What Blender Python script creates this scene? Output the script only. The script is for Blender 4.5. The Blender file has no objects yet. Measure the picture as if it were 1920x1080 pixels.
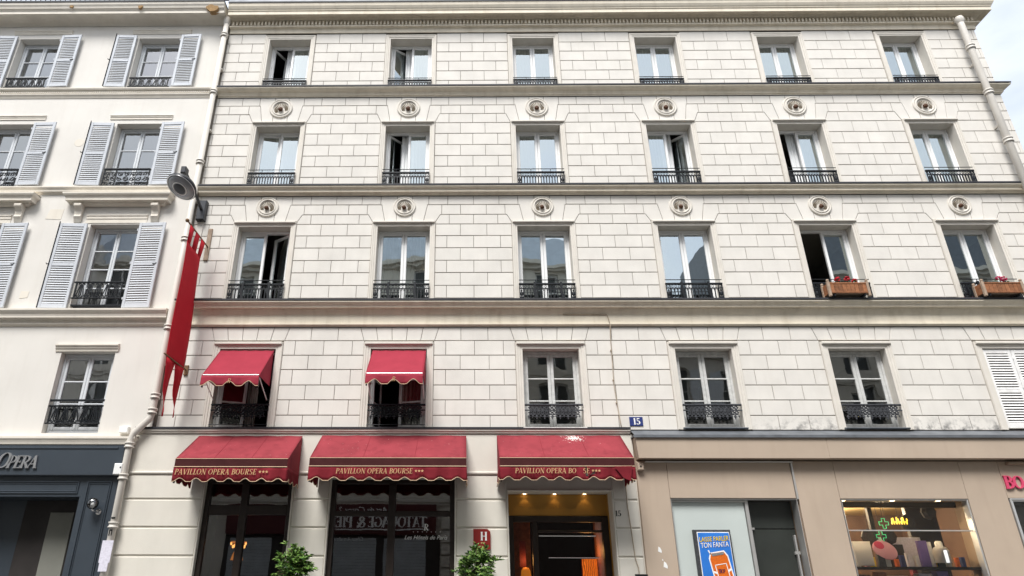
import bpy, math, random
from mathutils import Vector, Matrix
random.seed(7)
R = math.radians
scene = bpy.context.scene
col = scene.collection

# ------------------------------------------------------------------ camera
H_CAM = 1.65
D_CAM = 12.548
def cam_axes(yaw, pitch, roll):
    f = Vector((math.sin(yaw)*math.cos(pitch), math.cos(yaw)*math.cos(pitch), math.sin(pitch)))
    r = Vector((math.cos(yaw), -math.sin(yaw), 0)); u = r.cross(f)
    return (math.cos(roll)*r+math.sin(roll)*u, -math.sin(roll)*r+math.cos(roll)*u, f)
cr, cu, cf = cam_axes(R(-0.769), R(24.102), R(0.21))
cd = bpy.data.cameras.new('camera')
cd.sensor_width = 36.0; cd.lens = 1250/1920*36; cd.shift_x = (960-855.35)/1920; cd.clip_end = 2000
cam = bpy.data.objects.new('camera', cd); col.objects.link(cam)
cam.matrix_world = Matrix(((cr.x, cu.x, -cf.x, 0), (cr.y, cu.y, -cf.y, -D_CAM), (cr.z, cu.z, -cf.z, H_CAM), (0, 0, 0, 1)))
scene.camera = cam

# ------------------------------------------------------------------ sky, sun, exposure
SUN_EL, SUN_AZ = R(56), R(198)          # azimuth measured clockwise from +Y; sun stands over the street, slightly left
world = bpy.data.worlds.new('World'); scene.world = world; world.use_nodes = True
wn, wl = world.node_tree.nodes, world.node_tree.links
wn.clear()
wo = wn.new('ShaderNodeOutputWorld'); wb = wn.new('ShaderNodeBackground')
sky = wn.new('ShaderNodeTexSky'); sky.sky_type = 'NISHITA'; sky.sun_disc = False
sky.sun_elevation = SUN_EL; sky.sun_rotation = SUN_AZ; sky.air_density = 1.0; sky.dust_density = 2.0; sky.ozone_density = 1.0
tc = wn.new('ShaderNodeTexCoord'); mp = wn.new('ShaderNodeMapping'); mp.inputs['Scale'].default_value = (1, 1, 2.4)
nz = wn.new('ShaderNodeTexNoise'); nz.inputs['Scale'].default_value = 2.2; nz.inputs['Detail'].default_value = 7; nz.inputs['Roughness'].default_value = .55
rp = wn.new('ShaderNodeValToRGB'); rp.color_ramp.elements[0].position = .30; rp.color_ramp.elements[1].position = .62
rp.color_ramp.elements[0].color = (.42, .42, .42, 1); rp.color_ramp.elements[1].color = (1, 1, 1, 1)
mx = wn.new('ShaderNodeMixRGB'); mx.inputs[2].default_value = (6.2, 6.45, 6.75, 1)
wl.new(tc.outputs['Generated'], mp.inputs[0]); wl.new(mp.outputs[0], nz.inputs[0]); wl.new(nz.outputs['Fac'], rp.inputs[0])
wl.new(rp.outputs[0], mx.inputs[0]); wl.new(sky.outputs[0], mx.inputs[1]); wl.new(mx.outputs[0], wb.inputs[0])
wb.inputs[1].default_value = 0.12
wl.new(wb.outputs[0], wo.inputs[0])
sd = bpy.data.lights.new('sun', 'SUN'); sd.energy = 2.6; sd.angle = R(24); sd.color = (1, .985, .965)
sun = bpy.data.objects.new('sun', sd); col.objects.link(sun)
sdir = Vector((math.sin(SUN_AZ)*math.cos(SUN_EL), math.cos(SUN_AZ)*math.cos(SUN_EL), math.sin(SUN_EL)))
sun.rotation_euler = sdir.to_track_quat('Z', 'Y').to_euler(); sun.location = (0, -10, 40)
scene.view_settings.view_transform = 'Standard'; scene.view_settings.look = 'None'
scene.view_settings.exposure = 0.86; scene.view_settings.gamma = 1
scene.render.engine = 'CYCLES'
scene.cycles.max_bounces = 8; scene.cycles.transparent_max_bounces = 12; scene.cycles.glossy_bounces = 4

# ------------------------------------------------------------------ materials
M = {}
def mat(name, c, rough=.8, var=.06, scale=6, bump=0.0, bscale=60, metal=0.0, orand=0.0, spec=.3, streak=0.0, streak_col=(.3, .25, .18), emit=None, estr=0, trans=0.0):
    m = bpy.data.materials.new(name); m.use_nodes = True
    n, l = m.node_tree.nodes, m.node_tree.links
    b = n['Principled BSDF']; b.inputs['Roughness'].default_value = rough; b.inputs['Metallic'].default_value = metal
    b.inputs['Specular IOR Level'].default_value = spec
    g = n.new('ShaderNodeNewGeometry')
    t = n.new('ShaderNodeTexNoise'); t.inputs['Scale'].default_value = scale; t.inputs['Detail'].default_value = 5
    l.new(g.outputs['Position'], t.inputs[0])
    mr = n.new('ShaderNodeMapRange'); mr.inputs[1].default_value = .3; mr.inputs[2].default_value = .7; mr.inputs[3].default_value = 1-var; mr.inputs[4].default_value = 1+var
    l.new(t.outputs['Fac'], mr.inputs[0])
    val = mr.outputs[0]
    if orand:
        oi = n.new('ShaderNodeObjectInfo'); m2 = n.new('ShaderNodeMapRange'); m2.inputs[3].default_value = 1-orand; m2.inputs[4].default_value = 1+orand
        l.new(oi.outputs['Random'], m2.inputs[0]); mm = n.new('ShaderNodeMath'); mm.operation = 'MULTIPLY'
        l.new(val, mm.inputs[0]); l.new(m2.outputs[0], mm.inputs[1]); val = mm.outputs[0]
    vm = n.new('ShaderNodeVectorMath'); vm.operation = 'SCALE'; vm.inputs[0].default_value = c
    l.new(val, vm.inputs['Scale']); out = vm.outputs[0]
    if streak:
        mp = n.new('ShaderNodeMapping'); mp.inputs['Scale'].default_value = (5, 5, .55); l.new(g.outputs['Position'], mp.inputs[0])
        s = n.new('ShaderNodeTexNoise'); s.inputs['Scale'].default_value = 1.6; s.inputs['Detail'].default_value = 6; l.new(mp.outputs[0], s.inputs[0])
        sr = n.new('ShaderNodeMapRange'); sr.inputs[1].default_value = .5; sr.inputs[2].default_value = .78; sr.inputs[3].default_value = 0; sr.inputs[4].default_value = streak
        l.new(s.outputs['Fac'], sr.inputs[0])
        mc = n.new('ShaderNodeMixRGB'); mc.inputs[2].default_value = (*streak_col, 1); l.new(sr.outputs[0], mc.inputs[0]); l.new(out, mc.inputs[1]); out = mc.outputs[0]
    l.new(out, b.inputs['Base Color'])
    if bump:
        t2 = n.new('ShaderNodeTexNoise'); t2.inputs['Scale'].default_value = bscale; t2.inputs['Detail'].default_value = 3; l.new(g.outputs['Position'], t2.inputs[0])
        bp = n.new('ShaderNodeBump'); bp.inputs['Strength'].default_value = bump; bp.inputs['Distance'].default_value = .01
        l.new(t2.outputs['Fac'], bp.inputs['Height']); l.new(bp.outputs[0], b.inputs['Normal'])
    if emit:
        b.inputs['Emission Color'].default_value = (*emit, 1); b.inputs['Emission Strength'].default_value = estr
    if trans: b.inputs['Transmission Weight'].default_value = trans
    M[name] = m; m['out'] = 0
    return m
def glass(name, ior, tint=(1, 1, 1), rcol=(1, 1, 1), wav=.0):
    m = bpy.data.materials.new(name); m.use_nodes = True
    n, l = m.node_tree.nodes, m.node_tree.links; n.clear()
    o = n.new('ShaderNodeOutputMaterial'); mi = n.new('ShaderNodeMixShader'); tr = n.new('ShaderNodeBsdfTransparent'); gl = n.new('ShaderNodeBsdfGlossy')
    fr = n.new('ShaderNodeFresnel'); fr.inputs['IOR'].default_value = ior
    tr.inputs[0].default_value = (*tint, 1); gl.inputs[0].default_value = (*rcol, 1); gl.inputs['Roughness'].default_value = .0
    if wav:
        g = n.new('ShaderNodeNewGeometry'); t = n.new('ShaderNodeTexNoise'); t.inputs['Scale'].default_value = 2.2; t.inputs['Detail'].default_value = 1; l.new(g.outputs['Position'], t.inputs[0])
        bp = n.new('ShaderNodeBump'); bp.inputs['Strength'].default_value = wav; bp.inputs['Distance'].default_value = .05; l.new(t.outputs['Fac'], bp.inputs['Height']); l.new(bp.outputs[0], gl.inputs['Normal'])
    l.new(fr.outputs[0], mi.inputs[0]); l.new(tr.outputs[0], mi.inputs[1]); l.new(gl.outputs[0], mi.inputs[2]); l.new(mi.outputs[0], o.inputs[0])
    M[name] = m; return m
mat('stone', (.69, .658, .605), .85, .055, 2.2, .3, 70, orand=.03, streak=.10, streak_col=(.46, .41, .34))
mat('joint', (.20, .18, .155), .95, .1, 8)
mat('trim', (.66, .62, .555), .85, .05, 4, .2, 80, streak=.16, streak_col=(.36, .29, .20))
mat('cornice', (.74, .67, .545), .85, .07, 3, .25, 60, streak=.26, streak_col=(.36, .28, .17))
mat('stucco', (.70, .67, .62), .9, .05, .9, .3, 90, streak=.13, streak_col=(.5, .45, .38))
mat('stucco_trim', (.72, .67, .585), .88, .05, 3, .2, 90, streak=.16, streak_col=(.4, .33, .24))
mat('gf_stone', (.68, .645, .57), .8, .04, 2.5, .15, 70, orand=.02, streak=.08, streak_col=(.45, .4, .32))
mat('zinc', (.16, .17, .185), .5, .2, 5, metal=.4)
mat('zinc_dark', (.035, .035, .04), .6, .2, 5)
mat('zinc_roof', (.42, .47, .53), .5, .1, 3, metal=.2)
mat('pvc', (.80, .80, .79), .35, .02, 3, spec=.5)
mat('old_paint', (.56, .56, .54), .6, .12, 14, .2, 60, streak=.25, streak_col=(.3, .28, .25))
mat('lb_paint', (.62, .64, .66), .5, .04, 5)
mat('shutter', (.545, .565, .595), .55, .05, 6, .1, 60, orand=.03)
mat('white_shutter', (.78, .77, .75), .65, .1, 12, .2, 50, streak=.2, streak_col=(.4, .36, .3))
mat('iron', (.007, .009, .012), .5, .2, 20, spec=.3)
mat('iron_grey', (.05, .052, .058), .6, .3, 20, .2, 80)
mat('pipe', (.61, .575, .52), .5, .05, 3, streak=.12, streak_col=(.35, .28, .2))
mat('awning_valance', (.19, .020, .028), .85, .16, 3, .2, 40, spec=.08)
mat('awning', (.255, .042, .052), .85, .14, 2.2, .2, 40, spec=.08, streak=.35, streak_col=(.10, .014, .02))
mat('awning_band', (.062, .020, .020), .85, .12, 6, .15, 400, spec=.08)
mat('awning_light', (.30, .036, .055), .85, .06, 5, .15, 400, spec=.08)
mat('piping', (.66, .48, .32), .8, .05)
mat('gilt', (.58, .36, .18), .6, .1)
mat('banner', (.50, .022, .034), .8, .05, 4, .1, 300, spec=.1)
mat('wood', (.17, .095, .045), .6, .25, 18, .2, 60)
mat('planter_wood', (.26, .105, .045), .65, .3, 14, .2, 60, orand=.22)
mat('planter_post', (.36, .27, .20), .8, .2, 12, .2, 60)
mat('navy', (.040, .051, .064), .38, .05, 3, spec=.5)
mat('silver', (.62, .62, .63), .3, .05, metal=.9)
mat('tan', (.445, .355, .275), .55, .06, 1.1, .08, 60, streak=.14, streak_col=(.3, .22, .15))
mat('tan_dark', (.33, .245, .18), .6, .08, 2, streak=.1)
mat('alu', (.55, .54, .52), .4, .05, metal=.6)
mat('blind', (.50, .545, .52), .5, .03, 1.2)
mat('dark_wood', (.025, .017, .013), .45, .2, 8, spec=.4)
mat('dark_door', (.030, .034, .030), .35, .2, 2, spec=.5)
mat('interior', (.30, .29, .27), .9, .05)
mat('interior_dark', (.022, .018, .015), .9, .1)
mat('curtain', (.82, .83, .83), .9, .03)
mat('drape', (.45, .40, .36), .9, .05)
mat('gold', (.42, .22, .045), .5, .06, 2)
mat('lamp_grey', (.030, .032, .037), .4, .1, metal=.3, spec=.5)
mat('lamp_glass', (.24, .25, .265), .18, .05, spec=.8)
mat('chrome', (.75, .75, .76), .12, 0, metal=1)
mat('brown_rust', (.085, .038, .018), .7, .35, 60, .4, 120)
mat('slot_shade', (.20, .16, .11), .9, .2, 30)  # recess shade of the medallion slots, put into the colour
mat('plate_blue', (.018, .035, .16), .4, .15, 20, spec=.5)
mat('white_paint', (.82, .82, .80), .5, .03)
mat('black_paint', (.012, .012, .012), .5, .03)
mat('sign_red', (.24, .014, .012), .4, .05, spec=.5)
mat('pink', (.62, .06, .14), .4, .05, spec=.5)
mat('pale_pink', (.78, .42, .50), .5, .03)
mat('bark', (.12, .08, .05), .9, .3, 20, .3, 60)
mat('leaf', (.10, .20, .032), .5, .35, 9, orand=.1)
mat('leaf_dark', (.035, .085, .025), .5, .3, 9)
mat('leaf_light', (.17, .27, .065), .5, .3, 9)
mat('petal', (.45, .012, .025), .6, .25, 30)
mat('petal_pink', (.50, .03, .11), .6, .25, 30)
mat('pot', (.04, .04, .042), .5, .1)
mat('asphalt', (.05, .05, .052), .9, .2, 8, .3, 200)
mat('paving', (.22, .215, .205), .85, .12, 3, .2, 120)
mat('kerb', (.30, .29, .28), .85, .1, 6)
mat('opp_wall', (.58, .545, .48), .9, .07, 1.5, .1, 60, streak=.15)
mat('opp_wall_b', (.58, .55, .50), .9, .07, 1.5, .1, 60, streak=.12)
mat('opp_slate', (.10, .115, .135), .5, .15, 6)
mat('opp_shop', (.075, .014, .016), .5, .1, 3)
mat('roller', (.42, .45, .47), .5, .1, 3, metal=.3)
mat('paper', (.66, .64, .72), .8, .12, 30)
mat('cable_m', (.40, .33, .25), .8, .2, 10)
mat('spall', (.30, .19, .09), .95, .25, 14, .5, 40)
mat('poster_blue', (.030, .17, .56), .35, .15, 2.2)
mat('poster_yellow', (.85, .62, .02), .4, 0)
mat('can_orange', (.62, .13, .015), .35, .15, 30)
mat('can_dark', (.10, .02, .05), .4, 0)
mat('bulb', (1, .9, .7), .4, 0, emit=(1, .74, .42), estr=3.5)
mat('bulb_small', (1, .9, .7), .4, 0, emit=(1, .42, .1), estr=1.2)
mat('neon_green', (.1, .8, .3), .4, 0, emit=(.06, .75, .28), estr=.4)
mat('neon_yellow', (.9, .7, .1), .4, 0, emit=(1, .58, .04), estr=1.3)
mat('shop_ceiling', (.46, .33, .15), .7, .1, 2)
mat('shop_dark', (.035, .030, .028), .6, .2, 3)
mat('shop_brown', (.11, .065, .045), .6, .2, 3)
mat('purple', (.20, .14, .42), .5, .1)
mat('maroon', (.10, .010, .018), .6, .1)
mat('shade_pale', (.22, .22, .19), .5, .03)
# zebra lamp shade
zm = mat('zebra', (.7, .2, .03), .7, 0)
_n, _l = zm.node_tree.nodes, zm.node_tree.links
_w = _n.new('ShaderNodeTexWave'); _w.inputs['Scale'].default_value = 9; _w.inputs['Distortion'].default_value = 5; _w.inputs['Detail'].default_value = 2
_g = _n.new('ShaderNodeNewGeometry'); _l.new(_g.outputs['Position'], _w.inputs[0])
_r = _n.new('ShaderNodeValToRGB'); _r.color_ramp.elements[0].color = (.12, .012, .002, 1); _r.color_ramp.elements[1].color = (1, .20, .015, 1)
_r.color_ramp.elements[0].position = .42; _r.color_ramp.elements[1].position = .58
_l.new(_w.outputs['Fac'], _r.inputs[0]); _l.new(_r.outputs[0], _n['Principled BSDF'].inputs['Emission Color']); _n['Principled BSDF'].inputs['Emission Strength'].default_value = .75
# soot and peeling at the foot of the first-floor wall over the shop's zinc flashing
def add_soot(m):
    n, l = m.node_tree.nodes, m.node_tree.links; b = n['Principled BSDF']
    src = b.inputs['Base Color'].links[0].from_socket
    g = n.new('ShaderNodeNewGeometry'); sx = n.new('ShaderNodeSeparateXYZ'); l.new(g.outputs['Position'], sx.inputs[0])
    a = n.new('ShaderNodeMapRange'); a.inputs[1].default_value = 4.62; a.inputs[2].default_value = 4.36; l.new(sx.outputs['Z'], a.inputs[0])
    c = n.new('ShaderNodeMapRange'); c.inputs[1].default_value = 5.1; c.inputs[2].default_value = 6.4; l.new(sx.outputs['X'], c.inputs[0])
    e = n.new('ShaderNodeMapRange'); e.inputs[1].default_value = 4.2; e.inputs[2].default_value = 4.3; l.new(sx.outputs['Z'], e.inputs[0])
    t = n.new('ShaderNodeTexNoise'); t.inputs['Scale'].default_value = 5.5; t.inputs['Detail'].default_value = 8; t.inputs['Roughness'].default_value = .7; l.new(g.outputs['Position'], t.inputs[0])
    tr = n.new('ShaderNodeMapRange'); tr.inputs[1].default_value = .45; tr.inputs[2].default_value = .62; l.new(t.outputs['Fac'], tr.inputs[0])
    v = tr.outputs[0]
    for s in (a, c, e):
        mm = n.new('ShaderNodeMath'); mm.operation = 'MULTIPLY'; l.new(v, mm.inputs[0]); l.new(s.outputs[0], mm.inputs[1]); v = mm.outputs[0]
    mc = n.new('ShaderNodeMixRGB'); mc.inputs[2].default_value = (.16, .155, .15, 1); l.new(v, mc.inputs[0]); l.new(src, mc.inputs[1]); l.new(mc.outputs[0], b.inputs['Base Color'])
add_soot(M['stone'])
# bird droppings on the third awning and specks elsewhere
def add_specks(m):
    n, l = m.node_tree.nodes, m.node_tree.links; b = n['Principled BSDF']
    src = b.inputs['Base Color'].links[0].from_socket
    g = n.new('ShaderNodeNewGeometry')
    vd = n.new('ShaderNodeVectorMath'); vd.operation = 'DISTANCE'; vd.inputs[1].default_value = (2.02, -.12, 4.15); l.new(g.outputs['Position'], vd.inputs[0])
    a = n.new('ShaderNodeMapRange'); a.inputs[1].default_value = .30; a.inputs[2].default_value = .0; l.new(vd.outputs['Value'], a.inputs[0])
    t = n.new('ShaderNodeTexNoise'); t.inputs['Scale'].default_value = 38; t.inputs['Detail'].default_value = 3; l.new(g.outputs['Position'], t.inputs[0])
    ad = n.new('ShaderNodeMath'); ad.operation = 'MULTIPLY_ADD'; ad.inputs[1].default_value = .34; l.new(a.outputs[0], ad.inputs[0]); l.new(t.outputs['Fac'], ad.inputs[2])
    gt = n.new('ShaderNodeMapRange'); gt.inputs[1].default_value = .74; gt.inputs[2].default_value = .77; l.new(ad.outputs[0], gt.inputs[0])
    mc = n.new('ShaderNodeMixRGB'); mc.inputs[2].default_value = (.75, .72, .66, 1); l.new(gt.outputs[0], mc.inputs[0]); l.new(src, mc.inputs[1]); l.new(mc.outputs[0], b.inputs['Base Color'])
add_specks(M['awning'])
glass('glass_upper', 6.2, (.92, .96, .96), (.90, .99, 1), .035)
glass('glass_lb', 3.6, (.95, .96, .95), (.95, .98, 1), .05)
glass('glass_old', 2.6, (.75, .78, .76), (.95, .97, .95), .05)
glass('glass_shop', 2.15, (.75, .75, .75), (1, 1, 1), .01)
glass('glass_clear', 1.6, (.95, .95, .95), (1, 1, 1))
# sheer net curtain: half of the light passes
def sheer(name, c, fac):
    m = bpy.data.materials.new(name); m.use_nodes = True; n, l = m.node_tree.nodes, m.node_tree.links; n.clear()
    o = n.new('ShaderNodeOutputMaterial'); mi = n.new('ShaderNodeMixShader'); tr = n.new('ShaderNodeBsdfTransparent'); di = n.new('ShaderNodeBsdfDiffuse'); di.inputs[0].default_value = (*c, 1)
    mi.inputs[0].default_value = fac; l.new(tr.outputs[0], mi.inputs[1]); l.new(di.outputs[0], mi.inputs[2]); l.new(mi.outputs[0], o.inputs[0]); M[name] = m
sheer('net', (.80, .82, .82), .72)

# ------------------------------------------------------------------ mesh helpers
class B:
    def __init__(s): s.v = []; s.f = []
    def quad(s, a, b, c, d): i = len(s.v); s.v += [a, b, c, d]; s.f.append((i, i+1, i+2, i+3)); return s
    def box(s, x0, x1, y0, y1, z0, z1):
        i = len(s.v)
        s.v += [(x0, y0, z0), (x1, y0, z0), (x1, y1, z0), (x0, y1, z0), (x0, y0, z1), (x1, y0, z1), (x1, y1, z1), (x0, y1, z1)]
        s.f += [tuple(i+k for k in q) for q in ((0, 3, 2, 1), (4, 5, 6, 7), (0, 1, 5, 4), (1, 2, 6, 5), (2, 3, 7, 6), (3, 0, 4, 7))]; return s
    def bevbox(s, x0, x1, y0, y1, z0, z1, b=.01):          # box whose street face has chamfered edges
        i = len(s.v)
        for (d, y) in ((0, y1), (0, y0+b), (b, y0)): s.v += [(x0+d, y, z0+d), (x1-d, y, z0+d), (x1-d, y, z1-d), (x0+d, y, z1-d)]
        for r in (0, 4):
            for k in range(4): s.f.append((i+r+k, i+r+(k+1) % 4, i+r+4+(k+1) % 4, i+r+4+k))
        s.f += [(i+8, i+9, i+10, i+11), (i+3, i+2, i+1, i)]; return s
    def prism(s, poly, y0, y1):                             # poly in (x, z), extruded along y
        i = len(s.v); n = len(poly)
        s.v += [(x, y0, z) for x, z in poly]+[(x, y1, z) for x, z in poly]
        s.f += [tuple(i+k for k in range(n)), tuple(i+n+k for k in reversed(range(n)))]
        for k in range(n): j = (k+1) % n; s.f.append((i+k, i+n+k, i+n+j, i+j))
        return s
    def tube(s, pts, r, n=6, closed=False, cap=True):
        pts = [Vector(p) for p in pts]; m = len(pts); i0 = len(s.v)
        rs = r if isinstance(r, (list, tuple)) else [r]*m
        for k, p in enumerate(pts):
            if closed: t = pts[(k+1) % m]-pts[k-1]
            else: t = pts[min(k+1, m-1)]-pts[max(k-1, 0)]
            if t.length < 1e-9: t = Vector((0, 0, 1))
            t.normalize(); a = Vector((0, 1, 0)) if abs(t.y) < .9 else Vector((1, 0, 0))
            u = t.cross(a).normalized(); w = t.cross(u)
            for q in range(n): an = 2*math.pi*(q+.5)/n; s.v.append(tuple(p+rs[k]*(math.cos(an)*u+math.sin(an)*w)))
        for k in range(m if closed else m-1):
            a, b = i0+k*n, i0+((k+1) % m)*n
            for q in range(n): s.f.append((a+q, a+(q+1) % n, b+(q+1) % n, b+q))
        if cap and not closed: s.f += [tuple(i0+q for q in reversed(range(n))), tuple(i0+(m-1)*n+q for q in range(n))]
        return s
    def lathe(s, prof, o=(0, 0, 0), ax='z', n=20):          # prof: (radius, height)
        i0 = len(s.v); m = len(prof)
        for rr, h in prof:
            for q in range(n):
                a = 2*math.pi*q/n; c, d = rr*math.cos(a), rr*math.sin(a)
                p = (c, d, h) if ax == 'z' else ((c, h, d) if ax == 'y' else (h, c, d))
                s.v.append((p[0]+o[0], p[1]+o[1], p[2]+o[2]))
        for k in range(m-1):
            for q in range(n): a = i0+k*n; b = a+n; s.f.append((a+q, a+(q+1) % n, b+(q+1) % n, b+q))
        return s
    def blob(s, c, r, nu=8, nv=6, j=.0):
        i0 = len(s.v); rx, ry, rz = r if isinstance(r, (tuple, list)) else (r, r, r)
        for a in range(nv+1):
            th = math.pi*a/nv
            for b in range(nu):
                ph = 2*math.pi*b/nu; k = 1+random.uniform(-j, j)
                s.v.append((c[0]+rx*k*math.sin(th)*math.cos(ph), c[1]+ry*k*math.sin(th)*math.sin(ph), c[2]+rz*k*math.cos(th)))
        for a in range(nv):
            for b in range(nu): p = i0+a*nu; s.f.append((p+b, p+nu+b, p+nu+(b+1) % nu, p+(b+1) % nu))
        return s
    def mesh(s, name, m, smooth=False):
        me = bpy.data.meshes.new(name); me.from_pydata(s.v, [], s.f); me.update()
        me.materials.append(M[m] if isinstance(m, str) else m)
        if smooth: me.polygons.foreach_set('use_smooth', [True]*len(me.polygons))
        return me
    def build(s, name, m, parent=None, smooth=False, loc=None):
        return place(name, s.mesh(name, m, smooth), parent, loc)
def place(name, me, parent=None, loc=None, rot=None):
    o = bpy.data.objects.new(name, me); col.objects.link(o)
    if parent: o.parent = parent
    if loc: o.location = loc
    if rot: o.rotation_euler = rot
    return o
def thing(name, label, cat, loc=(0, 0, 0), group=None):
    o = bpy.data.objects.new(name, None); col.objects.link(o); o.location = loc; o.empty_display_size = .2
    return tag(o, label, cat, group)
def tag(o, label, cat, group=None):
    o['label'] = label; o['category'] = cat
    if group: o['group'] = group
    return o
def structure(o): o['kind'] = 'structure'; return o
def stuff(o): o['kind'] = 'stuff'; return o
def wall(b, x0, x1, z0, z1, y0, y1, ops):                   # slab with rectangular openings and their reveals
    ops = [(max(a, x0), min(c, x1), max(e, z0), min(g, z1)) for a, c, e, g in ops]
    xs = sorted({x0, x1, *[o[0] for o in ops], *[o[1] for o in ops]}); zs = sorted({z0, z1, *[o[2] for o in ops], *[o[3] for o in ops]})
    for i in range(len(xs)-1):
        for k in range(len(zs)-1):
            xm, zm = (xs[i]+xs[i+1])/2, (zs[k]+zs[k+1])/2
            if any(o[0] < xm < o[1] and o[2] < zm < o[3] for o in ops): continue
            a, c, e, g = xs[i], xs[i+1], zs[k], zs[k+1]
            b.quad((a, y0, e), (c, y0, e), (c, y0, g), (a, y0, g)); b.quad((c, y1, e), (a, y1, e), (a, y1, g), (c, y1, g))
    for a, c, e, g in ops:
        b.quad((a, y0, e), (a, y0, g), (a, y1, g), (a, y1, e)); b.quad((c, y0, g), (c, y0, e), (c, y1, e), (c, y1, g))
        if g < z1: b.quad((a, y0, g), (c, y0, g), (c, y1, g), (a, y1, g))
        if e > z0: b.quad((a, y1, e), (c, y1, e), (c, y0, e), (a, y0, e))
    b.quad((x0, y1, z0), (x0, y0, z0), (x0, y0, z1), (x0, y1, z1)); b.quad((x1, y0, z0), (x1, y1, z0), (x1, y1, z1), (x1, y0, z1))
    b.quad((x0, y0, z1), (x1, y0, z1), (x1, y1, z1), (x0, y1, z1)); return b
def moulding(b, x0, x1, prof, ret0=0, ret1=0, side=1.5):    # prof: (projection, z) from top to bottom; mitred returns where asked
    n = len(prof); i = len(b.v)
    b.v += [(x0-(p if ret0 else 0), -p, z) for p, z in prof]+[(x1+(p if ret1 else 0), -p, z) for p, z in prof]
    for k in range(n-1): b.f.append((i+k, i+k+1, i+n+k+1, i+n+k))
    def endcap(sgn, x, base):
        j = len(b.v); b.v += [(x+sgn*p, side, z) for p, z in prof]
        for k in range(n-1): b.f.append((base+k, j+k, j+k+1, base+k+1) if sgn < 0 else (base+k, base+k+1, j+k+1, j+k))
    if ret0: endcap(-1, x0, i)
    else:
        j = len(b.v); b.v += [(x0, .02, prof[0][1]), (x0, .02, prof[-1][1])]; b.f.append((j, j+1)+tuple(i+n-1-k for k in range(n)))
    if ret1: endcap(1, x1, i+n)
    else:
        j = len(b.v); b.v += [(x1, .02, prof[0][1]), (x1, .02, prof[-1][1])]; b.f.append((j+1, j)+tuple(i+n+k for k in range(n)))
    top = prof[0]; e0 = -top[0] if ret0 else 0; e1 = top[0] if ret1 else 0
    b.quad((x0+e0, -top[0], top[1]), (x1+e1, -top[0], top[1]), (x1+e1, .02 if not ret1 else side, top[1]+.03), (x0+e0, .02 if not ret0 else side, top[1]+.03))
    return b
def surround(b, xl, xr, zb, zt, prof, foot=True):           # architrave swept round left, top and right of an opening
    pts = []
    for d, p in prof: pts.append([(xl-d, -p, zb), (xl-d, -p, zt+d), (xr+d, -p, zt+d), (xr+d, -p, zb)])
    for k in range(len(pts)-1):
        for s in range(3): b.quad(pts[k][s], pts[k][s+1], pts[k+1][s+1], pts[k+1][s])
    return b
def offset(poly, d):
    n = len(poly); out = []
    A = sum(poly[i][0]*poly[(i+1) % n][1]-poly[(i+1) % n][0]*poly[i][1] for i in range(n)); sg = 1 if A > 0 else -1
    for i in range(n):
        p0, p1, p2 = poly[i-1], poly[i], poly[(i+1) % n]
        e1 = Vector((p1[0]-p0[0], p1[1]-p0[1])).normalized(); e2 = Vector((p2[0]-p1[0], p2[1]-p1[1])).normalized()
        n1 = Vector((-e1.y, e1.x))*sg; n2 = Vector((-e2.y, e2.x))*sg
        m = n1+n2; k = max(m.dot(n1), .35); out.append((p1[0]+m.x*d/k, p1[1]+m.y*d/k))
    return out
def block_geo(b, poly, yf, yb, j=.0045, bev=.005):
    zmx, zmn = max(q[1] for q in poly), min(q[1] for q in poly)
    poly = [(x, z-.003 if z > zmx-1e-4 else (z+.003 if z < zmn+1e-4 else z)) for x, z in poly]
    p1 = offset(poly, j); p2 = offset(poly, j+bev); n = len(poly); i = len(b.v)
    b.v += [(x, yb, z) for x, z in p1]+[(x, yf+bev, z) for x, z in p1]+[(x, yf, z) for x, z in p2]
    for r in (0, n):
        for k in range(n): q = (k+1) % n; b.f.append((i+r+k, i+r+q, i+r+n+q, i+r+n+k))
    b.f.append(tuple(i+2*n+k for k in range(n))); return b
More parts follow.
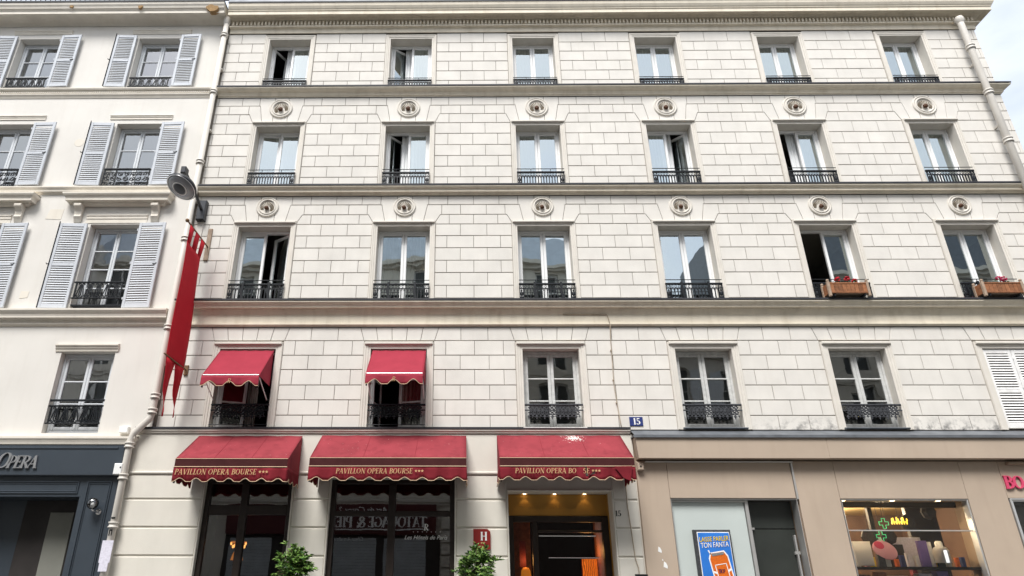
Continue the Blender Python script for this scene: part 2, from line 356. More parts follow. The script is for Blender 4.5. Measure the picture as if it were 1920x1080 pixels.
# ------------------------------------------------------------------ serif stroke lettering
T_, t_ = .17, .06
def _V(x, s=.14): return [('L', x, 0, x, 1, T_), ('L', x-s, .025, x+s, .025, .05), ('L', x-s, .975, x+s, .975, .05)]
FONT = {
 'I': (.42, _V(.2)), 'H': (.92, _V(.2)+_V(.72)+[('L', .2, .5, .72, .5, t_)]),
 'P': (.70, _V(.2)+[('L', .2, .97, .36, .97, t_), ('L', .2, .45, .36, .45, t_), ('A', .36, .71, .26, .26, -90, 90)]),
 'B': (.74, _V(.2)+[('L', .2, .97, .36, .97, t_), ('L', .2, .53, .36, .53, t_), ('L', .2, .03, .36, .03, t_), ('A', .36, .75, .22, .22, -90, 90), ('A', .36, .28, .28, .25, -90, 90)]),
 'R': (.80, _V(.2)+[('L', .2, .97, .36, .97, t_), ('L', .2, .47, .40, .47, t_), ('A', .36, .72, .25, .25, -90, 90), ('L', .38, .46, .68, .02, T_*.9), ('L', .58, .025, .80, .025, .05)]),
 'O': (.84, [('A', .40, .5, .33, .475, 0, 360)]), 'Q': (.84, [('A', .40, .5, .33, .475, 0, 360)]),
 'E': (.66, _V(.2)+[('L', .2, .97, .58, .97, t_), ('L', .2, .5, .48, .5, t_), ('L', .2, .03, .60, .03, t_), ('L', .58, .82, .58, 1, .05), ('L', .60, 0, .60, .2, .05), ('L', .48, .40, .48, .6, .05)]),
 'L': (.64, _V(.2)+[('L', .2, .03, .58, .03, t_), ('L', .58, 0, .58, .24, .05)]),
 'A': (.80, [('L', .10, 0, .39, 1, t_), ('L', .38, 1, .68, 0, T_), ('L', .19, .33, .57, .33, t_), ('L', 0, .025, .22, .025, .05), ('L', .54, .025, .82, .025, .05)]),
 'V': (.80, [('L', .12, 1, .40, 0, T_), ('L', .41, 0, .70, 1, t_), ('L', 0, .975, .26, .975, .05), ('L', .58, .975, .80, .975, .05)]),
 'N': (.88, [('L', .16, 0, .16, 1, t_), ('L', .16, 1, .72, 0, T_), ('L', .72, 0, .72, 1, t_), ('L', .04, .025, .28, .025, .05), ('L', .02, .975, .2, .975, .05), ('L', .60, .975, .84, .975, .05)]),
 'U': (.84, [('L', .18, .36, .18, 1, T_), ('L', .66, .36, .66, 1, t_), ('A', .42, .36, .24, .33, 180, 360), ('L', .04, .975, .32, .975, .05), ('L', .55, .975, .78, .975, .05)]),
 'S': (.62, [('A', .30, .73, .20, .24, 30, 270), ('A', .30, .26, .22, .24, -150, 90)]),
 'T': (.74, [('L', .36, 0, .36, 1, T_), ('L', .02, .97, .70, .97, t_), ('L', .02, .78, .02, 1, .05), ('L', .70, .78, .70, 1, .05), ('L', .22, .025, .50, .025, .05)]),
 'G': (.84, [('A', .42, .5, .34, .475, 45, 345), ('L', .68, .05, .68, .45, T_*.8), ('L', .54, .45, .80, .45, .05)]),
 'C': (.78, [('A', .42, .5, .34, .475, 45, 315), ('L', .67, .74, .67, 1, .05)]),
 'F': (.62, _V(.2)+[('L', .2, .97, .56, .97, t_), ('L', .2, .5, .46, .5, t_), ('L', .56, .8, .56, 1, .05)]),
 'K': (.8, _V(.2)+[('L', .24, .45, .66, 1, t_), ('L', .36, .58, .70, 0, T_)]), 'Y': (.76, [('L', .1, 1, .37, .45, T_), ('L', .38, .45, .66, 1, t_), ('L', .37, 0, .37, .46, T_)]),
 '&': (.86, [('A', .34, .74, .17, .22, 0, 360), ('A', .32, .27, .26, .25, 60, 330), ('L', .24, .62, .74, .02, T_), ('L', .55, .2, .76, .5, t_)]),
 '1': (.5, [('L', .25, 0, .25, 1, T_), ('L', .1, .82, .25, .98, t_), ('L', .08, .025, .42, .025, .05)]),
 '5': (.62, [('L', .16, .5, .16, .97, t_), ('L', .14, .93, .52, .93, .12), ('A', .27, .31, .24, .29, -150, 110)]),
 ' ': (.38, []), 'D': (.82, _V(.2)+[('L', .2, .97, .36, .97, t_), ('L', .2, .03, .36, .03, t_), ('A', .36, .5, .34, .47, -90, 90)]),
 '*': (.62, [('*',)]),
}
def text_strokes(b, txt, x, z, h, y, depth=.006, shear=0.0, bold=1.0, sp=1.0, sx=1.0, fn=None):
    # writes in the (x, z) plane, facing the street (-y); returns the end x. Each stroke is stepped back a hair.
    P = fn or (lambda X, Y, Z: (X, Y, Z))
    x_in = x
    for ch in txt:
        w, st = FONT.get(ch, FONT[' '])
        for si, s in enumerate(st):
            yy = y-depth-si*.0004
            loops = []
            if s[0] == 'L':
                _, a, c, d, e, wd = s; wd *= bold; v = Vector((d-a, e-c)); v.normalize(); nrm = Vector((-v.y, v.x))*wd/2
                loops.append([(a+nrm.x, c+nrm.y), (a-nrm.x, c-nrm.y), (d-nrm.x, e-nrm.y), (d+nrm.x, e+nrm.y)])
            elif s[0] == 'A':
                _, cx, cz, rx, rz, a0, a1 = s; n = max(5, int(abs(a1-a0)/22)); pts = []
                for k in range(n+1):
                    a = R(a0+(a1-a0)*k/n); wd = (t_+(T_-t_)*abs(math.cos(a)))*bold
                    pts.append(((cx+(rx+wd/2)*math.cos(a), cz+(rz+wd*.25)*math.sin(a)), (cx+(rx-wd/2)*math.cos(a), cz+(rz-wd*.45)*math.sin(a))))
                for k in range(n): loops.append([pts[k][0], pts[k][1], pts[k+1][1], pts[k+1][0]])
            else:
                st5 = []
                for k in range(10): rr = .30 if k % 2 == 0 else .125; a = R(90+36*k); st5.append((.3+rr*math.cos(a), .45+rr*math.sin(a)))
                loops.append(st5)
            for lp in loops:
                q = [(x+(px*sx+pz*shear)*h, z+pz*h) for px, pz in lp]; n = len(q); i = len(b.v)
                b.v += [P(px, yy, pz) for px, pz in q]+[P(px, y, pz) for px, pz in q]
                b.f.append(tuple(range(i, i+n)))
                for k in range(n): j = (k+1) % n; b.f.append((i+k, i+n+k, i+n+j, i+j))
        x += w*h*sp*sx
    return x
def text_width(txt, h, sp=1.0, sx=1.0): return sum(FONT.get(c, FONT[' '])[0] for c in txt)*h*sp*sx

# ================================================================== THE SETTING
structure(B().box(-400, 400, -400, 400, -.42, -.30).build('ground', 'asphalt'))
structure(B().box(-60, 60, -11.6, -2.6, -.30, -.13).build('road', 'asphalt'))
pv = structure(B().box(-60, 60, -2.5, .6, -.30, 0).build('pavement', 'paving'))
pv2 = structure(B().box(-60, 60, -14.6, -11.7, -.30, 0).build('pavement', 'paving'))
structure(B().box(-60, 60, -2.6, -2.5, -.30, .004).build('kerb', 'kerb'))
structure(B().box(-60, 60, -11.7, -11.6, -.30, .004).build('kerb', 'kerb'))

# ================================================================== HOTEL BUILDING
XL, XR = -5.86, 12.57
BAY = [-4.30+3.0*i for i in range(6)]
hotel = thing('hotel_building', 'cream hotel with scored stone block walls, six window bays and red awnings', 'building', (3.3, .3, 0))
hotel_o = Vector((3.3, .3, 0))
def hp(o, parent=hotel, off=hotel_o):          # keep world coordinates under an offset parent
    o.matrix_parent_inverse = Matrix.Translation(-off); return o
FL = {1: (4.345, 5.947, .559, .20), 2: (6.93, 8.72, .567, .25), 3: (9.70, 11.38, .515, .27), 4: (12.45, 14.03, .513, .27)}
ARCH = {1: .135, 2: .115, 3: .112, 4: .115}
ops = [(c-FL[f][2], c+FL[f][2], FL[f][0], FL[f][1]) for f in FL for c in BAY]
wb_ = wall(B(), XL-.06, XR, 4.31, 15.1, .018, .36, ops)
wb_.box(XR-.36, XR, .361, 9, 0, 15.1)                                     # flank wall towards the gap
hwall = hp(wb_.build('wall', 'joint', hotel))
# plain painted reveals lining the openings (so that the joint colour shows only in the joints)
for f in FL:
    zb, zt, hw, dp = FL[f]
    b = B(); a, c = -hw+.004, hw-.004
    b.quad((a, -.001, zb), (a, -.001, zt-.004), (a, .355, zt-.004), (a, .355, zb)); b.quad((c, -.001, zt-.004), (c, -.001, zb), (c, .355, zb), (c, .355, zt-.004))
    b.quad((a, -.001, zt-.004), (c, -.001, zt-.004), (c, .355, zt-.004), (a, .355, zt-.004)); b.quad((a, .355, zb+.004), (c, .355, zb+.004), (c, -.001, zb+.004), (a, -.001, zb+.004))
    me = b.mesh('reveal', 'trim')
    for x in BAY: hp(place('reveal', me, hotel, (x, 0, 0)))
# ---- stone blocks
polys = []      # (floor, poly)
def rects(fl, xa, xb, joints, z0, z1):
    xs = [xa]+[j for j in sorted(joints) if xa+.06 < j < xb-.06]+[xb]
    for i in range(len(xs)-1): polys.append((fl, [(xs[i], z1), (xs[i+1], z1), (xs[i+1], z0), (xs[i], z0)]))
def gaps(h): return [(XL, BAY[0]-h)]+[(BAY[i]+h, BAY[i+1]-h) for i in range(5)]+[(BAY[5]+h, XR)]
MID = [BAY[0]-1.5+3*i for i in range(7)]
def prow(fl, h, z0, z1, kind):
    for (xa, xb), m in zip(gaps(h), MID): rects(fl, xa, xb, [m-.285, m+.285] if kind == 'P' else [m-.57, m, m+.57], z0, z1)
def head(fl, zs, h, zarch):
    z0, z1, z2, z3 = zs
    for (xa, xb), m in zip(gaps(.525), MID): rects(fl, xa, xb, [m-.56, m, m+.56], z0, z1)
    for (xa, xb), m in zip(gaps(.76+(h-.63)), MID): rects(fl, xa, xb, [m-.28, m+.28], z1, z2)
    e = h-.63
    for (xa, xb), m in zip(gaps(.95+e*.5), MID): rects(fl, xa, xb, [m], z2, z3)
    for c in BAY:
        polys.append((fl, [(c-.17, zarch), (c+.17, zarch), (c+.17, z0), (c-.17, z0)]))
        for s in (-1, 1):
            for q in ([(-.525, z0), (-.17, z0), (-.17, zarch), (-.42, zarch), (-.50, z1), (-.525, z1)],
                      [(-.76-e, z1), (-.50, z1), (-.42, zarch), (-h-.005, zarch), (-.73-e, z2), (-.76-e, z2)],
                      [(-.95-e*.5, z2), (-.73-e, z2), (-h-.005, zarch), (-h, z3), (-.95-e*.5, z3)]):
                p = [(c-s*x*-1 if s == 1 else c-x, z) for x, z in q]
                polys.append((fl, p if s == 1 else p[::-1]))
for k, (a, b_) in enumerate(zip([6.115, 5.811, 5.516, 5.205, 4.911, 4.614], [5.811, 5.516, 5.205, 4.911, 4.614, 4.335])): prow(1, .559+ARCH[1], a, b_, 'QP'[k % 2])
tp, bt = [-.79, -.475, -.158, .158, .475, .79], [-.706, -.425, -.141, .141, .425, .706]
for c in BAY:
    for i in range(5): polys.append((1, [(c+bt[i], 6.115), (c+bt[i+1], 6.115), (c+tp[i+1], 6.405), (c+tp[i], 6.405)]))
for i, m in enumerate(MID):
    l0 = (m-.71, m-.794) if i else None
    ea, eb = (m-1.5+.79, m-1.5+.706) if i else (XL, XL); fa, fb = (m+1.5-.79, m+1.5-.706) if i < 6 else (XR, XR)
    js = [j for j in (m-.27, m+.27) if max(ea, eb)+.06 < j < min(fa, fb)-.06]
    xs = [(ea, eb)]+[(j, j) for j in js]+[(fa, fb)]
    for k in range(len(xs)-1): polys.append((1, [(xs[k][1], 6.115), (xs[k+1][1], 6.115), (xs[k+1][0], 6.405), (xs[k][0], 6.405)]))
head(2, (9.482, 9.261, 9.013, 8.775), .682, 8.842)
for k, (a, b_) in enumerate(zip([8.775, 8.491, 8.199, 7.902, 7.617, 7.324, 7.04], [8.491, 8.199, 7.902, 7.617, 7.324, 7.04, 6.76])): prow(2, .682, a, b_, 'PQ'[k % 2])
head(3, (12.21, 11.975, 11.726, 11.465), .63, 11.497)
for k, (a, b_) in enumerate(zip([11.465, 11.163, 10.85, 10.55, 10.262, 9.979, 9.70], [11.163, 10.85, 10.55, 10.262, 9.979, 9.70, 9.53])): prow(3, .63, a, b_, 'PQ'[k % 2])
for k, (a, b_) in enumerate(zip([14.212, 13.898, 13.607, 13.311, 13.009, 12.714], [13.898, 13.607, 13.311, 13.009, 12.714, 12.41])): prow(4, .513+ARCH[4]+.003, a, b_, 'PQ'[k % 2])
# the largest 300 are single stones, the rest one joined part
def area(p): return abs(sum(p[i][0]*p[(i+1) % len(p)][1]-p[(i+1) % len(p)][0]*p[i][1] for i in range(len(p))))/2
def visible(p): return any(True for x, z in p)
order = sorted(range(len(polys)), key=lambda i: -(area(polys[i][1])*{1: 1.35, 2: 1.12, 3: .96, 4: .8}[polys[i][0]]))
single = set(order[:300]); cache = {}; rest = B()
for i, (fl, p) in enumerate(polys):
    if i in single:
        cx = sum(q[0] for q in p)/len(p); cz = sum(q[1] for q in p)/len(p)
        lp = [(round(x-cx, 3), round(z-cz, 3)) for x, z in p]; key = tuple(lp)
        if key not in cache: cache[key] = block_geo(B(), lp, 0, .019).mesh('stone_block', 'stone')
        o = bpy.data.objects.new('stone_block', cache[key]); col.objects.link(o); o.parent = hwall; o.location = (cx, random.uniform(-.0015, .0015), cz)
    else: block_geo(rest, p, random.uniform(-.0015, .0015), .019)
o = rest.build('stone_blocks', 'stone', hwall); stuff(o)

# ---- architraves, drip mouldings
for f in FL:
    zb, zt, hw, dp = FL[f]; w = ARCH[f]
    b = surround(B(), -hw, hw, zb, zt, [(-.003, -.02), (-.003, .012), (w*.30, .012), (w*.34, .024), (w*.62, .024), (w*.68, .034), (w*.92, .034), (w, .012), (w, -.02)])
    if f < 4: b.bevbox(-hw-w*.86, hw+w*.86, -.066, -.03, zt+w*.55, zt+w*.98, .012)
    me = b.mesh('architrave', 'trim')
    for x in BAY: hp(place('architrave', me, hotel, (x, 0, 0)))
# ---- cornices and string courses (top to bottom)
def cornice(nm, x0, x1, prof, m='cornice', parent=hotel, ret1=True, lip=True, ret0=False, off=hotel_o, side=1.5):
    o = moulding(B(), x0, x1, prof, ret0, ret1, side).build(nm, m, parent); o.matrix_parent_inverse = Matrix.Translation(-off)
    if lip:                                             # zinc flashing dressed over the top edge
        p, z = prof[0]; e = p if ret1 else 0; e0 = p if ret0 else 0
        f = B().box(x0-e0-.004, x1+e+.004, -p-.012, .017, z+.032, z+.042).box(x0-e0-.004, x1+e+.004, -p-.014, -p-.003, z+.004, z+.033).build('flashing', 'zinc_dark', o)
    return o
top_prof = [(.40, 14.84), (.39, 14.79), (.385, 14.76), (.355, 14.70), (.335, 14.675), (.335, 14.655), (.315, 14.645), (.315, 14.545), (.30, 14.545), (.285, 14.575), (.20, 14.60), (.15, 14.595), (.13, 14.55), (.045, 14.53), (.045, 14.38), (.12, 14.375), (.115, 14.345), (.05, 14.335), (.035, 14.30), (.03, 14.215), (.012, 14.21)]
cornice('cornice', XL+.02, XR, top_prof)
d = B(); x = XL+.08
while x < XR-.02: d.bevbox(x, x+.05, -.125, -.044, 14.395, 14.52, .012); x += .09
hp(d.build('dentil_band', 'cornice', hotel))
cornice('string_course', XL+.02, XR, [(.17, 12.40), (.17, 12.375), (.155, 12.362), (.12, 12.335), (.075, 12.318), (.06, 12.305), (.06, 12.285), (.045, 12.27), (.045, 12.245), (.02, 12.235), (.015, 12.212)])
cornice('string_course', XL+.02, XR, [(.17, 9.652), (.17, 9.628), (.155, 9.61), (.12, 9.59), (.11, 9.565), (.11, 9.53), (.07, 9.53), (.06, 9.522), (.045, 9.50), (.02, 9.492), (.015, 9.483)])
cornice('cornice', XL+.02, XR, [(.24, 6.888), (.24, 6.86), (.225, 6.845), (.19, 6.81), (.175, 6.79), (.17, 6.766), (.11, 6.77), (.10, 6.745), (.075, 6.70), (.055, 6.67), (.042, 6.648), (.04, 6.475), (.062, 6.468), (.062, 6.44), (.03, 6.425), (.015, 6.407)], ret1=True)
cornice('string_course', XL-.35, 3.10, [(.055, 4.337), (.055, 4.31), (.035, 4.30), (.03, 4.27), (.012, 4.262)], 'trim', ret1=False)
# ---- medallions
def medal(r):
    b = B().lathe([(r, .02), (r, -.018), (r*.95, -.034), (r*.89, -.034), (r*.86, -.022), (r*.80, -.022), (r*.77, -.036), (r*.70, -.04), (r*.66, -.026), (r*.62, -.004)], n=32, ax='y')
    c = B().lathe([(r*.63, -.006), (r*.3, -.012), (.001, -.014)], n=32, ax='y')
    s = B()
    for k in range(15):
        a = R(-18+216*k/14); ca, sa = math.cos(a), math.sin(a); r0, r1 = r*.30, r*.60; w0, w1 = r*.010, r*.034
        s.prism([(ca*r0-sa*w0, -.18*r+sa*r0+ca*w0), (ca*r0+sa*w0, -.18*r+sa*r0-ca*w0), (ca*r1*1.0+sa*w1, -.10*r+sa*r1-ca*w1), (ca*r1-sa*w1, -.10*r+sa*r1+ca*w1)], -.021, -.008)  # dark raised wedges stand in for the shade inside the slots
    u = B().blob((0, -.045, -.16*r), (r*.21, .045, r*.19), 9, 7, .16)
    return [q.mesh(n, m, sm) for q, n, m, sm in ((b, 'medallion', 'trim', True), (c, 'shell_dish', 'trim', True), (s, 'flute', 'slot_shade', False), (u, 'boss', 'brown_rust', True))]
for z, r in ((11.89, .272), (9.205, .246)):
    ms = medal(r)
    for x in BAY:
        o = hp(place('medallion', ms[0], hotel, (x, 0, z)))
        for m, n in zip(ms[1:], ('shell_dish', 'flute_shades', 'boss')):
            q = place(n, m, o); q.rotation_euler = (0, random.uniform(-.25, .25) if n != 'shell_dish' else 0, 0)
# ---- windows
pane_cache, leaf_cache = {}, {}
def leaf_meshes(w, h, bars, st, rail, mt, gl, th=.05):
    key = (round(w, 3), round(h, 3), bars, st, mt, gl)
    if key in leaf_cache: return leaf_cache[key]
    b = B().bevbox(0, st, -th/2, th/2, 0, h, .008).bevbox(w-st, w, -th/2, th/2, 0, h, .008).bevbox(st, w-st, -th/2+.002, th/2-.002, 0, rail, .008).bevbox(st, w-st, -th/2+.002, th/2-.002, h-rail*.8, h, .008)
    rows = bars+1; ph = (h-rail*1.8)/rows; panes = []
    for k in range(1, rows): z = rail+ph*k; b.bevbox(st, w-st, -th/2+.004, th/2-.004, z-.014, z+.014, .006)
    for k in range(rows):
        a, c = rail+ph*k-.004, rail+ph*(k+1)+.004
        panes.append((B().quad((st-.004, 0, a), (w-st+.004, 0, a), (w-st+.004, 0, c), (st-.004, 0, c)).mesh('pane', gl)))
    leaf_cache[key] = (b.mesh('casement', mt), panes); return leaf_cache[key]
def mirror_mesh(me):
    m2 = me.copy(); 
    for v in m2.vertices: v.co.x = -v.co.x
    m2.flip_normals(); return m2
mir = {}
def window(parent, off, cx, hw, zb, zt, y, mt, gl, bars, al=0, ar=0, fr=.045, st=.055, rail=.07):
    f = B().bevbox(cx-hw, cx-hw+fr, y-.035, y+.045, zb, zt, .008).bevbox(cx+hw-fr, cx+hw, y-.035, y+.045, zb, zt, .008)
    f.bevbox(cx-hw+fr, cx+hw-fr, y-.033, y+.045, zt-fr*1.1, zt, .008).bevbox(cx-hw+fr, cx+hw-fr, y-.045, y+.045, zb, zb+fr*1.1, .008)
    win = f.build('window', mt, parent); win.matrix_parent_inverse = Matrix.Translation(-off)
    w = hw-fr-.002; z0 = zb+fr*1.1; h = zt-zb-2.2*fr
    lm, ps = leaf_meshes(w, h, bars, st, rail, mt, gl)
    for sgn, ang in ((1, al), (-1, ar)):
        hx = cx-sgn*(hw-fr); rz = sgn*R(ang); tilt = (R(random.uniform(-.35, .35)), 0, rz+R(random.uniform(-.25, .25)))
        for me, nm in [(lm, 'casement')]+[(p, 'pane') for p in ps]:
            if sgn < 0:
                if me.name not in mir: mir[me.name] = mirror_mesh(me)
                me = mir[me.name]
            place(nm, me, win, (hx, y, z0), (0, 0, rz) if nm == 'casement' else tilt)
    return win
OPEN = {(4, 0): (62, 0), (4, 1): (34, 0), (3, 0): (7, 0), (3, 1): (48, 0), (3, 3): (0, 46), (3, 4): (86, 0), (2, 0): (0, 34), (2, 4): (92, 0), (1, 0): (18, 84), (1, 1): (78, 12)}
for f in FL:
    zb, zt, hw, dp = FL[f]
    for i, x in enumerate(BAY):
        if f == 1 and i == 5: continue
        al, ar = OPEN.get((f, i), (0, 0))
        if f == 1:
            w_ = window(hotel, hotel_o, x, hw-.004, zb+.02, zt-.01, dp, 'old_paint' if i > 1 else 'pvc', 'glass_old', 2, al, ar, .05, .06, .07)
        else: w_ = window(hotel, hotel_o, x, hw-.004, zb, zt-.004, dp, 'pvc', 'glass_upper', 0, al, ar, .045, .058, .07)
# sills of the first floor
for i in (2, 3, 4):
    hp(B().bevbox(BAY[i]-.60, BAY[i]+.60, -.075, .16, 4.352, 4.378, .01).build('sill', 'zinc' if i > 2 else 'old_paint', hotel))
# ---- shutters
slat_count = {'n': 0}
def shutter(parent, off, x0, x1, z0, z1, y, m='shutter', tilt=0, join=False, nsl=15, mid=.46):
    w = x1-x0; h = z1-z0; st = .062; b = B()
    b.bevbox(0, st, -.017, .017, 0, h, .006).bevbox(w-st, w, -.017, .017, 0, h, .006)
    zm = h*mid; segs = [(.0, .10), (zm-.035, zm+.035), (h-.085, h)]
    for a, c in segs: b.bevbox(st, w-st, -.016, .016, a, c, .006)
    for zz in (.18, h*.5, h-.2): b.box(-.02, .004, -.024, -.016, zz, zz+.05)
    o = b.build('shutter', m, parent, loc=(x0, y, z0)); o.matrix_parent_inverse = Matrix.Translation(-off); o.rotation_euler = (0, 0, tilt)
    key = ('slat', round(w, 3), m)
    if key not in cache: cache[key] = B().prism([(-.019, -.010), (-.0165, -.0165), (.019, .010), (.0165, .0165)], 0, w-2*st+.01).mesh('slat', m)
    # prism runs along y: turn it to run along x
    allj = B()
    for a, c in ((segs[0][1], segs[1][0]), (segs[1][1], segs[2][0])):
        n = max(3, round((c-a)/.053)); 
        for k in range(n):
            z = a+(c-a)*(k+.5)/n
            if join:
                for q in ((-.019, -.010), (.019, .010)): pass
                allj.v += [(st-.005, -.014, z-.018), (w-st+.005, -.014, z-.018), (w-st+.005, .004, z+.018), (st-.005, .004, z+.018), (st-.005, -.008, z-.020), (w-st+.005, -.008, z-.020), (w-st+.005, .010, z+.016), (st-.005, .010, z+.016)]
                i = len(allj.v)-8; allj.f += [(i, i+1, i+2, i+3), (i+4, i+7, i+6, i+5), (i, i+4, i+5, i+1), (i+3, i+2, i+6, i+7)]
            else:
                s = place('slat', slat_mesh(w-2*st+.01, m), o, (st-.005, 0, z)); slat_count['n'] += 1
    if join: stuff(allj.build('slats', m, o))
    return o
slm = {}
def slat_mesh(L, m):
    k = (round(L, 3), m)
    if k not in slm:
        b = B(); b.v = [(0, -.014, -.015), (L, -.014, -.015), (L, .003, .016), (0, .003, .016), (0, -.008, -.017), (L, -.008, -.017), (L, .009, .014), (0, .009, .014)]
        b.f = [(0, 1, 2, 3), (4, 7, 6, 5), (0, 4, 5, 1), (3, 2, 6, 7), (0, 3, 7, 4), (1, 5, 6, 2)]; slm[k] = b.mesh('slat', m)
    return slm[k]
for s in (0, 1): shutter(hotel, hotel_o, BAY[5]-.55+s*.553, BAY[5]-.005+s*.553, 4.38, 5.93, .03, 'white_shutter')
# ---- iron window guards
def spiral(c, r0, r1, a0, turns, n=10): return [(c[0]+(r0+(r1-r0)*k/n)*math.cos(a0+turns*2*math.pi*k/n), c[1], c[2]+(r0+(r1-r0)*k/n)*math.sin(a0+turns*2*math.pi*k/n)) for k in range(n+1)]
def guard_bal(hw, zrod, zrail, zbar, zbot, brackets):
    w = hw+.012; y = 0
    r = B().tube([(-w, y, zrod), (w, y, zrod)], .009, 6).bevbox(-w, w, y-.022, y+.022, zrail-.018, zrail+.018, .006).box(-w, w, y-.009, y+.009, zbar-.009, zbar+.009).box(-w+.04, w-.04, y-.009, y+.009, zbot, zbot+.016)
    for x in (-hw*.42, hw*.42): r.tube([(x, y, zrail), (x, y, zrod)], .007, 5)
    s = B(); n = 15; xs = [-w+.10+(2*w-.20)*k/(n-1) for k in range(n)]
    for x in xs:
        s.box(x-.010, x+.010, y-.009, y+.009, zbot+.016, zbar-.009)
        s.blob((x, y, zbar-.045), (.019, .012, .014), 6, 4).blob((x, y, zbot+.05), (.019, .012, .02), 6, 4)
    for k in range(n-1):
        xm = (xs[k]+xs[k+1])/2; dx = (xs[1]-xs[0])/2
        s.tube([(xm-dx, y, zbar-.07), (xm-dx*.6, y, zbar-.03), (xm, y, zbar-.014), (xm+dx*.6, y, zbar-.03), (xm+dx, y, zbar-.07)], .005, 4)
        s.tube([(xm+dx*.62*math.cos(q*math.pi/3), y, (zbar+zrail)/2-.004+.026*math.sin(q*math.pi/3)) for q in range(6)], .006, 4, True)
    for sg in (-1, 1):
        x = sg*(w-.05); s.box(x-.045, x-.03, y-.009, y+.009, zbot, zrail-.018).box(x+.03, x+.045, y-.009, y+.009, zbot, zrail-.018)
        s.blob((x, y, (zbot+zbar)/2+.03), (.032, .014, .055), 8, 6).blob((x, y, (zbot+zbar)/2-.05), (.034, .014, .03), 8, 5).blob((x, y, zbar-.05), (.018, .012, .03), 6, 5)
        s.tube([(x+.02*math.cos(q*math.pi/4), y, (zbar+zrail)/2+.026*math.sin(q*math.pi/4)) for q in range(8)], .006, 4, True)
    if brackets:
        for x in (-hw*.46, hw*.5):
            s.box(x-.022, x+.022, y-.05, y-.018, zbot+.03, zrail+.03).prism([(x-.05, zbar-.05), (x, zbar-.02), (x+.06, zbot+.03), (x+.01, zbot+.02)], y-.07, y-.045)
    return r.mesh('railing', 'iron'), s.mesh('balusters', 'iron')
def guard_lace(hw, zrail, zbar, drop, zlow, mt):
    w = hw-.004; y = 0
    r = B().bevbox(-w, w, y-.024, y+.024, zrail-.016, zrail+.016, .005).box(-w, w, y-.010, y+.010, zbar-.011, zbar+.011)
    if zlow: r.tube([(-w, y, zlow), (w, y, zlow)], .008, 5)
    s = B(); L = w-.075; n = 13; dx = 2*L/n
    for (za, zc) in ((zrail-.016, zbar+.008), (zbar-.008, zbar-.085)):
        for k in range(n):
            a = -L+k*dx; m = a+dx/2; zm = (za+zc)/2
            s.tube([(a, y, zm), (m, y, za), (a+dx, y, zm), (m, y, zc)], .015, 4, True)
            s.tube([(m-dx*.24, y-.004, zm), (m, y-.004, zm+.018), (m+dx*.24, y-.004, zm), (m, y-.004, zm-.018)], .006, 4, True).blob((a, y, zm), (.014, .01, .014), 6, 4)
    s.box(-L, L, y-.006, y+.006, zbar-.092, zbar-.078)
    for k in range(n+1):
        a = -L+k*dx; big = 1.0 if k % 2 == 0 else .55
        s.blob((a, y, zbar-.10-.022*big), (.020*big+.006, .010, .030*big), 6, 5).blob((a, y, zbar-.10-.06*big), (.011*big+.002, .008, .016*big), 6, 4)
        if k < n: s.tube([(a, y, zbar-.09), (a+dx*.25, y, zbar-.118), (a+dx*.5, y, zbar-.124), (a+dx*.75, y, zbar-.118), (a+dx, y, zbar-.09)], .006, 4)
    return r.mesh('railing', mt), s.mesh('lace_panel', mt)
for f, (zr, zl, zbr, zbt, bk) in {4: (12.748, 12.68, 12.615, 12.45, 0), 3: (10.139, 10.051, 9.953, 9.70, 0), 2: (7.414, 7.323, 7.227, 6.925, 1)}.items():
    ra, rb = guard_bal(FL[f][2], zr, zl, zbr, zbt, bk)
    for x in BAY: o = hp(place('railing', ra, hotel, (x, -.06 if f != 4 else -.05, 0))); place('balusters', rb, o)
la, lb = guard_lace(.559, 4.812, 4.708, .08, 4.43, 'iron'), guard_lace(.559, 4.812, 4.708, .08, None, 'iron_grey')
for i, x in enumerate(BAY[:5]):
    g = la if i < 2 else lb
    o = hp(place('railing', g[0], hotel, (x, -.02, 0))); place('lace_panel', g[1], o)
# ---- rooms behind the windows
for z in (4.1, 6.55, 9.3, 12.0, 14.9): hp(B().box(XL, XR-.36, .37, 4.6, z-.12, z).build('floor_slab', 'interior', hotel))
for m in MID[1:6]+[XL+.1]: hp(B().box(m-.06, m+.06, .37, 4.6, 4.11, 14.77).build('partition_wall', 'interior', hotel))
hp(B().box(XL, XR-.36, 4.61, 4.8, 0, 14.9).build('back_wall', 'interior', hotel))
# ---- roof
hp(B().prism([(XL, 15.1), (XR+.2, 15.1), (XR-.6, 17.9), (XL, 17.9)], .55, 8).build('roof', 'zinc_roof', hotel))
hp(B().box(XL, XR+.36, -.36, .55, 14.90, 15.0).build('gutter', 'zinc', hotel))

